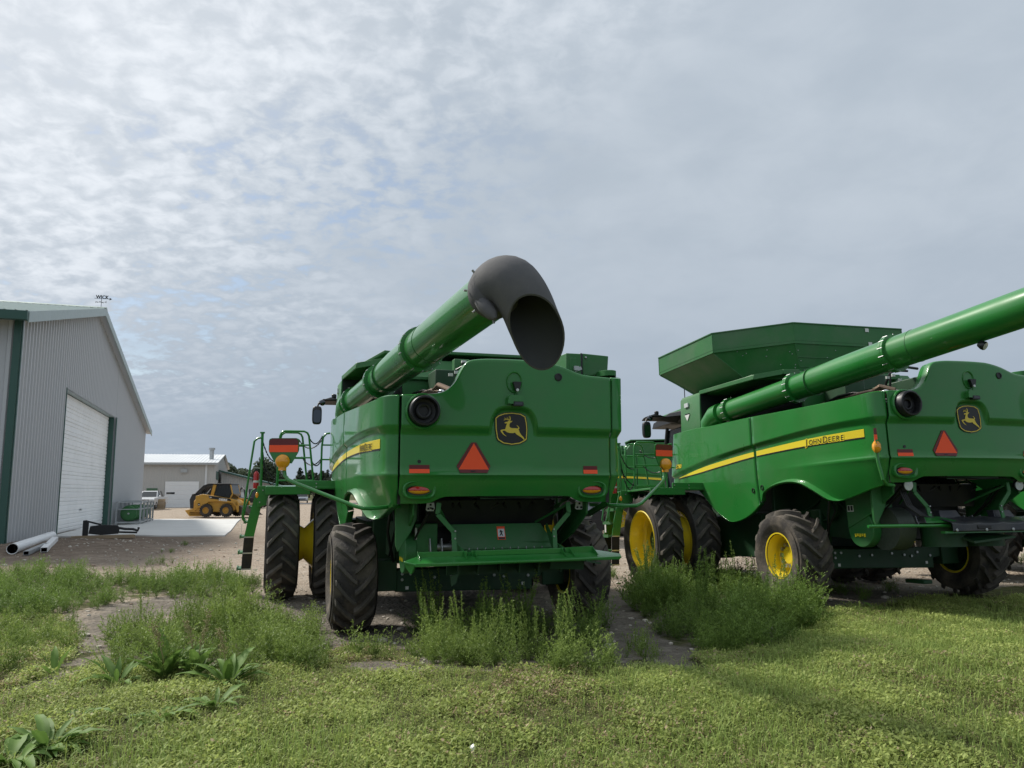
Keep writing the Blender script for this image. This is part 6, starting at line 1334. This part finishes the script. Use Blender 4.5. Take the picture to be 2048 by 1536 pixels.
# ---------------------------------------------------------------- vegetation on the ground
def leaf_tris(base, direc, up, L, W):
    """diamond leaf : base point, direction, side vector -> 4 corner quad"""
    side = np.cross(direc, up); side /= np.linalg.norm(side, axis=-1)[..., None]+1e-9
    return np.stack([base, base+direc*(L*.45)[..., None]+side*(W*.5)[..., None], base+direc*L[..., None]-up*(L*.12)[..., None], base+direc*(L*.45)[..., None]-side*(W*.5)[..., None]], -2)
def weed_proto(rg, h, n_stem, spread, leaf, spike):
    """feathery weed : several leaning stems, each with side shoots that carry narrow leaves"""
    Q = []; T = []
    def shoot(P0, P1, n, L, t0, t1, jit):
        t = rg.random(n); base = P0+(P1-P0)*t[:, None]; ph = rg.random(n)*6.28; el = rg.uniform(-.1, 1.1, n)
        ax = (P1-P0)/(np.linalg.norm(P1-P0)+1e-9)
        d = np.stack([np.cos(ph)*np.cos(el), np.sin(ph)*np.cos(el), np.sin(el)], -1)*.8+ax*.55; d /= np.linalg.norm(d, axis=1)[:, None]
        l = L*(.6+.8*rg.random(n)); upv = np.tile([0, 0, 1.0], (n, 1))+rg.normal(size=(n, 3))*.35
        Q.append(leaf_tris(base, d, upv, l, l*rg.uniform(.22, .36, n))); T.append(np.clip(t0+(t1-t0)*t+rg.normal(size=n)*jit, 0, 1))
    for s in range(n_stem):
        a = rg.random()*6.28+s*2.4; lean = spread*(.15+.85*rg.random()) if s else .05; hh = h*(.6+.4*rg.random()) if s else h
        b0 = np.array([math.cos(a), math.sin(a), 0])*.04*rg.random(); top = np.array([math.cos(a)*lean*hh, math.sin(a)*lean*hh, hh*(1-.25*lean)])
        k = 5; tt = np.linspace(0, 1, k+1); Pm = b0+(top-b0)*tt[:, None]; Pm[:, :2] += np.sin(tt*3+a)[:, None]*.02*h/.4; w = .0035*(1-.6*tt)
        for sd_ in (np.array([1., 0, 0]), np.array([0, 1., 0])):
            Q.append(np.stack([Pm[:-1]-sd_*w[:-1, None], Pm[:-1]+sd_*w[:-1, None], Pm[1:]+sd_*w[1:, None], Pm[1:]-sd_*w[1:, None]], 1)); T.append(np.full(k, .4))
        nb = int((9 if not spike else 10)*max(.7, hh/.42)); 
        for j in range(nb):
            t = (j+.5+rg.normal()*.25)/nb; t = min(max(t, .04), .98); i0 = min(k-1, int(t*k)); p = Pm[i0]+(Pm[i0+1]-Pm[i0])*(t*k-i0)
            ph = rg.random()*6.28; up = .55+.5*rg.random(); ln = h*(.34*(1-t)**.7+.07) if not spike else h*(.13*(1-t)+.03)
            q = p+np.array([math.cos(ph), math.sin(ph), up])*ln/math.hypot(1, up)
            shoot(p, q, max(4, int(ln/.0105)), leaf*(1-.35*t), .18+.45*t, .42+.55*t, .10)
        shoot(Pm[-2], Pm[-1], 10, leaf*.7, .6, .95, .08)
        if spike:
            n2 = int(80*hh); t2 = .5+.52*rg.random(n2); m2 = b0+(top-b0)*t2[:, None]; m2[:, :2] += np.sin(t2*3+a)[:, None]*.02*h/.4; d2 = rg.normal(size=(n2, 3)); d2[:, 2] = abs(d2[:, 2])+.3; d2 /= np.linalg.norm(d2, axis=1)[:, None]
            Q.append(leaf_tris(m2, d2, rg.normal(size=(n2, 3)), .034*(.5+.8*rg.random(n2))*(1.25-t2*.5), .012*np.ones(n2))); T.append(np.clip(.7+rg.normal(size=n2)*.14, 0, 1))
    return np.concatenate(Q), np.concatenate(T)
def scatter(protos, P, scale, rot, tilt, tint, choice):
    out = []; tt = []
    for c, (q, t) in enumerate(protos):
        ix = np.where(choice == c)[0]
        if not len(ix): continue
        cs, sn = np.cos(rot[ix]), np.sin(rot[ix]); s = scale[ix]
        x, y, z = q[None, ..., 0], q[None, ..., 1], q[None, ..., 2]
        e = (slice(None), None, None)
        X = (x*cs[e]-y*sn[e])*s[e]; Y = (x*sn[e]+y*cs[e])*s[e]; Zz = z*s[e]
        X = X+Zz*tilt[ix, 0][e]; Y = Y+Zz*tilt[ix, 1][e]
        v = np.stack([X+P[ix, 0][e], Y+P[ix, 1][e], Zz+P[ix, 2][e]], -1)
        out.append(v.reshape(-1, 3)); tv = np.clip(t[None, :]+tint[ix][:, None], 0, 1); tt.append(np.repeat(tv.ravel(), 4))
    return np.concatenate(out), np.concatenate(tt)
def ground_points(n_per_m2, box, accept, rg):
    x0, x1, y0, y1 = box; n = int((x1-x0)*(y1-y0)*n_per_m2); x = rg.uniform(x0, x1, n); y = rg.uniform(y0, y1, n); z = hgt(x, y)
    u, v = to_photo(x, y, z); keep = accept(x, y, u, v); return np.stack([x, y, z], -1)[keep], u[keep], v[keep]
def under_machine(x, y):
    """true beneath wheels, where nothing can grow"""
    bad = np.zeros(len(x), bool)
    for k in 'AB':
        Mi = np.array(pose_mat(k).inverted()); lx = Mi[0, 0]*x+Mi[0, 1]*y+Mi[0, 3]; ly = Mi[1, 0]*x+Mi[1, 1]*y+Mi[1, 3]
        bad |= (np.abs(np.abs(lx)-1.73) < .36) & (np.abs(ly-2.15) < .62); bad |= (np.abs(np.abs(lx)-2.24) < .74) & (np.abs(ly-5.5) < .8)
    return bad
def blotch(x, y, s, seed):
    """smooth value noise 0..1"""
    rg = np.random.default_rng(seed); v = np.zeros(len(x))
    for k in range(6):
        a = rg.random()*6.28; f = s*(1+.7*k*rg.random()); v += np.sin((x*math.cos(a)+y*math.sin(a))*f+rg.random()*6.28)/(1+.35*k)
    return .5+.5*np.tanh(v*.75)
def make_weeds():
    rg = np.random.default_rng(11)
    bank = {}
    for kd, h in (('tall', .95), ('mid', .5), ('low', .3)):
        bank[kd] = [weed_proto(np.random.default_rng(40+i+len(kd)*7), h*(.85+.3*np.random.default_rng(i).random()), 4 if kd == 'tall' else 6, .16 if kd == 'tall' else .75, {'tall': .040, 'mid': .040, 'low': .030}[kd], kd == 'tall') for i in range(5)]
    names = ['weed patch of feathery green plants spreading in front of the shed', 'light green weed patch at the left edge of the lawn', 'dense bright weed patch just behind the broad leaved dock plants', 'light green weed patch beside the near left rear wheel', 'low weed patch at the foot of the near left rear wheel', 'dark tall weeds in shade under the nearest machine', 'sunlit yellow green weeds in front of the nearest machine', 'big bushy dark green weed patch between the two machines', 'small light weed patch in the dirt lane between machines', 'low weed fringe before the left rear wheel of the raised tank machine']
    for zi, (poly, h, dens, kd, tall) in enumerate(WEED_ZONES):
        # outline back to the ground
        pu = np.array(poly, float); G = []
        for (u, v) in poly:
            best = None; z = .25
            for _ in range(4):
                dx, dy = u-1024, v-768; c, s = math.cos(-ROLL), math.sin(-ROLL); a, b = (dx*c-dy*s)/FPX, -(dx*s+dy*c)/FPX
                r_ = (a, math.cos(PITCH)-b*math.sin(PITCH), math.sin(PITCH)+b*math.cos(PITCH)); t = (z-CAM_Z)/r_[2]; x, y = r_[0]*t, r_[1]*t; z = h1(x, y)
            G.append((x, y))
        gx, gy = zip(*G); box = (min(gx), max(gx), min(gy), max(gy))
        P, u, v = ground_points(dens*1.25, box, lambda x, y, u, v: in_poly(u+rg.normal(size=len(u))*6, v+rg.normal(size=len(v))*4, poly) & ~under_machine(x, y), rg)
        n = len(P)
        if not n: continue
        bl = blotch(P[:, 0], P[:, 1], 2.2, 60+zi); keep = rg.random(n) < .45+.7*bl; P = P[keep]; bl = bl[keep]; n = len(P)
        istall = rg.random(n) < tall
        sz = 'mid' if h >= .33 else 'low'
        choice = np.where(istall, rg.integers(0, 5, n), 5+rg.integers(0, 5, n)); ref = .5 if sz == 'mid' else .3
        sc = np.where(istall, rg.uniform(.65, 1.1, n)*max(.75, h/.5), rg.uniform(.45, 1.25, n)*h/ref*(.7+.5*bl)); 
        tint = (bl-.5)*.35+rg.normal(size=n)*.10; tilt = rg.normal(size=(n, 2))*.12
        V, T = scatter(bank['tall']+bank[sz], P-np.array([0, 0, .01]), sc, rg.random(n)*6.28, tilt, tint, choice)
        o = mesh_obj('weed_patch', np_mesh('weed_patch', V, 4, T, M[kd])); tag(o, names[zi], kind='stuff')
    # single tufts on the gravel
    tufts = [(322, 1130, .5, 'by the slab side of the big weed patch'), (367, 1091, .32, 'far out on the gravel towards the slab'), (335, 1105, .3, 'between two other tufts before the slab'), (1222, 1155, .55, 'growing under the ladder between the two machines'), (2040, 1128, .6, 'at the right edge beyond the last wheel'), (1690, 1190, .5, 'under the raised tank machine'), (515, 1172, .5, 'below the ladder of the nearest machine'), (1795, 1185, .45, 'in the shade behind the right wheel'), (430, 1150, .3, 'at the gravel edge of the shed side patch'), (80, 1133, .4, 'at the left edge near the white pipes'), (1740, 1200, .4, 'before the axle of the raised tank machine')]
    for u, v, s, lab in tufts:
        z = .05
        for _ in range(4):
            dx, dy = u-1024, v-768; c, sn = math.cos(-ROLL), math.sin(-ROLL); a, b = (dx*c-dy*sn)/FPX, -(dx*sn+dy*c)/FPX
            r_ = (a, math.cos(PITCH)-b*math.sin(PITCH), math.sin(PITCH)+b*math.cos(PITCH)); t = (z-CAM_Z)/r_[2]; x, y = r_[0]*t, r_[1]*t; z = h1(x, y)
        n = 6; P = np.stack([x+rg.normal(size=n)*.16*s*2, y+rg.normal(size=n)*.16*s*2, np.full(n, z)], -1); P -= np.array([x, y, z])
        V, T = scatter(bank['low'], P, rg.uniform(.7, 1.3, n)*s*1.6, rg.random(n)*6.28, rg.normal(size=(n, 2))*.2, rg.normal(size=n)*.1, rg.integers(0, 5, n))
        o = mesh_obj('weed_tuft', np_mesh('weed_tuft', V, 4, T, M['weed']), None, (x, y, z)); tag(o, 'feathery weed tuft '+lab, 'weed', 'weed tufts on the gravel')
make_weeds()
def make_cover():
    rg = np.random.default_rng(5)
    def sprig(rg, n, h, leaf):
        a = rg.random(n)*6.28; el = .05+1.0*rg.random(n); d = np.stack([np.cos(a)*np.cos(el), np.sin(a)*np.cos(el), np.sin(el)], -1)
        base = np.stack([rg.normal(size=n)*.022, rg.normal(size=n)*.022, h*rg.random(n)], -1); L = leaf*(.6+.8*rg.random(n))
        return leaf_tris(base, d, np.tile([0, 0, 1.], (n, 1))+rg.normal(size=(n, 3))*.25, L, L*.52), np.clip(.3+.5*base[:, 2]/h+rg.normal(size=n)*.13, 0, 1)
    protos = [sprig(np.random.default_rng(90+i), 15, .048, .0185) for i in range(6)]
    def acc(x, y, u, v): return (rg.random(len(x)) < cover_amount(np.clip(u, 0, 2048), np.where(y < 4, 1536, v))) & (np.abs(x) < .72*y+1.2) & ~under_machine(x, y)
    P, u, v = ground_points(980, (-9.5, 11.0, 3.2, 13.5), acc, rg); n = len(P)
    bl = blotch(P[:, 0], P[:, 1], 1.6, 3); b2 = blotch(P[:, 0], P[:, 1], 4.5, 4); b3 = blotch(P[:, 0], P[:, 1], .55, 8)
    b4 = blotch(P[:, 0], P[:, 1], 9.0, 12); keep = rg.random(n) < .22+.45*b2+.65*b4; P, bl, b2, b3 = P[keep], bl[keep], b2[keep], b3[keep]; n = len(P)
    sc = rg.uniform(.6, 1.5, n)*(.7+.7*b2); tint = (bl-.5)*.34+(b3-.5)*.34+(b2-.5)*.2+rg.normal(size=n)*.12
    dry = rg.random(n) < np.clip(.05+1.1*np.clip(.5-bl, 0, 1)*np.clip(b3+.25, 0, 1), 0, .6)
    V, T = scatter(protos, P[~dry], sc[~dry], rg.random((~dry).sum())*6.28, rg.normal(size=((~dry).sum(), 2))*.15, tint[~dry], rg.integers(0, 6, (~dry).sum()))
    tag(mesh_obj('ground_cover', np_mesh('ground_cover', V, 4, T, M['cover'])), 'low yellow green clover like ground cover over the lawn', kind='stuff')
    V, T = scatter(protos, P[dry], sc[dry]*.9, rg.random(dry.sum())*6.28, rg.normal(size=(dry.sum(), 2))*.3, tint[dry], rg.integers(0, 6, dry.sum()))
    tag(mesh_obj('dry_ground_cover', np_mesh('dry_ground_cover', V, 4, T, M['dry'])), 'dry brown plants in thin patches of the lawn', kind='stuff')
    # grass blades
    def accg(x, y, u, v):
        den = np.clip((u-900)/900, .14, 1)*np.clip((v-1180)/120, 0, 1); den = np.maximum(den, .85*np.clip((v-1420)/90, 0, 1))
        return (rg.random(len(x)) < den*cover_amount(np.clip(u, 0, 2048), np.where(y < 4, 1536, v))*np.clip(.15+1.2*blotch(x, y, 1.3, 17), 0, 1)) & (np.abs(x) < .72*y+1.2) & ~under_machine(x, y)
    P, u, v = ground_points(1500, (-9, 11.5, 3.2, 13.8), accg, rg); n = len(P)
    a = rg.random(n)*6.28; L = rg.uniform(.05, .16, n); le = rg.uniform(.2, 1.1, n); w = rg.uniform(.0022, .0045, n)
    d = np.stack([np.cos(a), np.sin(a), np.zeros(n)], -1); s = np.stack([-np.sin(a), np.cos(a), np.zeros(n)], -1); up = np.array([0, 0, 1.])
    p0 = P; p1 = P+up*(L*.6)[:, None]+d*(L*.25*le)[:, None]; p2 = P+up*(L*(1-.35*le))[:, None]+d*(L*.85*le)[:, None]; w = w[:, None]
    q = np.stack([np.stack([p0-s*w, p0+s*w, p1+s*w*.8, p1-s*w*.8], 1), np.stack([p1-s*w*.8, p1+s*w*.8, p2+s*w*.1, p2-s*w*.1], 1)], 1)
    t = np.clip(.45+rg.normal(size=n)*.2, 0, 1)
    tag(mesh_obj('grass', np_mesh('grass', q.reshape(-1, 3), 4, np.repeat(t, 8), M['blade'])), 'loose blades of grass growing through the lawn', kind='stuff')
make_cover()
# broad leaved docks
def dock_mesh(rg, n, L0, erect, stalk):
    V = []; F = []; T = []
    for i in range(n):
        a = i*2.4+rg.normal()*.3; L = L0*(.55+.6*rg.random()); W = L*(.18+.08*rg.random()); el = erect*(.5+.7*rg.random()); k = 9; bw = rg.normal()*.25
        d = np.array([math.cos(a), math.sin(a), 0]); sd_ = np.array([-math.sin(a), math.cos(a), 0]); b = len(V); r_ = rg.random()
        for j in range(k+1):
            t = j/k; ang = el-(1.75-.75*erect)*t*t*(.35+.9*r_); 
            if j == 0: p = d*.02; 
            else: p = p+(d*math.cos(ang)+np.array([0, 0, math.sin(ang)]))*(L/k)
            w = W*.5*(.16+.84*math.sin(math.pi*min(1, max(0, (t-.12)/.88))**.8)) if t > .12 else W*.09
            wav = .18*w*math.sin(j*2.1+i); q = p+sd_*bw*t*t*L*.3
            for e, cup in ((-1, .28), (-.5, .06), (0, 0), (.5, .06), (1, .28)):
                V.append(q+sd_*e*w+np.array([0, 0, cup*w+wav*e]) ); T.append(np.clip(.35+.35*t+(.25 if e == 0 else 0)+(r_-.5)*.4, 0, 1))
        for j in range(k):
            for m_ in range(4): F.append((b+j*5+m_, b+j*5+m_+1, b+j*5+m_+6, b+j*5+m_+5))
    return V, F, T
def make_docks():
    rg = np.random.default_rng(77)
    spots = [(455, 1372, 24, .40, 1.05, 1, 'large dock plant with long upright leaves in the middle of the weeds'), (330, 1358, 20, .44, 1.1, 1, 'dock plant with a brown seed stalk left of the largest one'), (390, 1356, 18, .44, 1.1, 2, 'dock plant topped by drooping rusty seed stalks'), (235, 1368, 14, .36, 1.0, 0, 'small dock plant at the edge of the bare dirt path'), (108, 1352, 5, .30, 1.3, 0, 'lone dock plant with few narrow upright leaves near the left edge'), (95, 1500, 30, .34, .7, 0, 'largest leafy dock plant spread in the bottom left corner'), (20, 1530, 24, .34, .65, 0, 'dock plant cut off by the left border at the bottom'), (320, 1440, 13, .28, .5, 0, 'flat dock rosette lying low left of centre'), (430, 1415, 13, .30, .65, 0, 'low dock rosette just in front of the tall dock'), (1752, 1222, 9, .30, .6, 0, 'dock plant in shade before the axle of the raised tank machine'), (150, 1440, 7, .28, .6, 0, 'young dock plant above the bottom left corner clump')]
    for u, v, n, L, er, st, lab in spots:
        z = .3
        for _ in range(4):
            dx, dy = u-1024, v-768; c, sn = math.cos(-ROLL), math.sin(-ROLL); a, b = (dx*c-dy*sn)/FPX, -(dx*sn+dy*c)/FPX
            r_ = (a, math.cos(PITCH)-b*math.sin(PITCH), math.sin(PITCH)+b*math.cos(PITCH)); t = (z-CAM_Z)/r_[2]; x, y = r_[0]*t, r_[1]*t; z = h1(x, y)
        V, F, T = dock_mesh(rg, n, L, er, st)
        k = empty('dock_plant', (x, y, z)); tag(k, lab, 'plant', 'dock plants in the lawn')
        me = bpy.data.meshes.new('leaves'); me.from_pydata([tuple(p) for p in V], [], F); me.polygons.foreach_set('use_smooth', [True]*len(F)); at = me.attributes.new('tint', 'FLOAT', 'POINT'); at.data.foreach_set('value', np.array(T, np.float32)); me.materials.append(M['dock']); me.update(); mesh_obj('leaves', me, k)
        for s in range(st):
            q = MB(); a = rg.random()*6.28; top = Vector((math.cos(a)*.14, math.sin(a)*.14, .52+.1*s)); P_ = [Vector((0, 0, 0)), Vector((top.x*.2, top.y*.2, .2)), Vector((top.x*.55, top.y*.55, .4)), top]; q.tube(P_, [.007, .006, .005, .002], 6)
            for j in range(90):
                tt = .5+.5*rg.random(); i0 = min(2, int(tt*3)); p = P_[i0].lerp(P_[i0+1], tt*3-i0)+Vector(rg.normal(size=3)*.018); q.ball(p, .008, .008, .009, 5, 3)
            q.build('seed_stalk', mat('rusty_seed', (.30, .27, .12), .8, var=.3, vscale=30), k)
make_docks()
# litter and loose stones
def make_bits():
    q = MB(); q.prism([(0, 0, 0), (.05, .01, .01), (.06, .05, .03), (.02, .06, .02)], (0, .01, .035)); q.prism([(.02, 0, .02), (.05, .02, .05), (.03, .05, .06), (0, .03, .04)], (.01, 0, .02))
    z = h1(-.22, 5.1); o = q.build('paper_scrap', M['white'], None, loc=(-.29, 5.27, h1(-.29, 5.27)+.02)); o.scale = (.6, .6, .5); tag(o, 'crumpled white paper scrap lying in the lawn', 'litter')
    rg = np.random.default_rng(3); ico = [(math.cos(a)*math.cos(e), math.sin(a)*math.cos(e), math.sin(e)) for e, k in ((-.9, 4), (0, 6), (.9, 4)) for a in (2*math.pi*i/k+e for i in range(k))]
    b = MB(); faces = None
    bm = bmesh.new(); bmesh.ops.create_icosphere(bm, subdivisions=1, radius=1); iv = np.array([v.co[:] for v in bm.verts]); ifc = [tuple(v.index for v in f.verts) for f in bm.faces]; bm.free()
    n = 0
    while n < 2600:
        x = rg.uniform(-16, 12); y = rg.uniform(8, 30); 
        u, v = to_photo(x, y, .1)
        if not (-20 < u < 2068) or cover_amount(np.array([u]), np.array([v]))[0] > .3: continue
        s = rg.uniform(.012, .035)*(1+1.2*(rg.random() < .06)); j = iv*(1+rg.normal(size=(len(iv), 1))*.14)*s*np.array([rg.uniform(.8, 1.4), rg.uniform(.8, 1.3), rg.uniform(.45, .8)])
        b.add(j+np.array([x, y, h1(x, y)+s*.2]), ifc, int(rg.random() < .3)); n += 1
    tag(b.build('gravel', [mat('pale_stone', (.46, .42, .36), .9, var=.25, vscale=3), mat('brown_stone', (.25, .19, .14), .9, var=.3, vscale=3)], None, smooth=False), 'loose gravel stones scattered over the bare yard', kind='stuff')
make_bits()
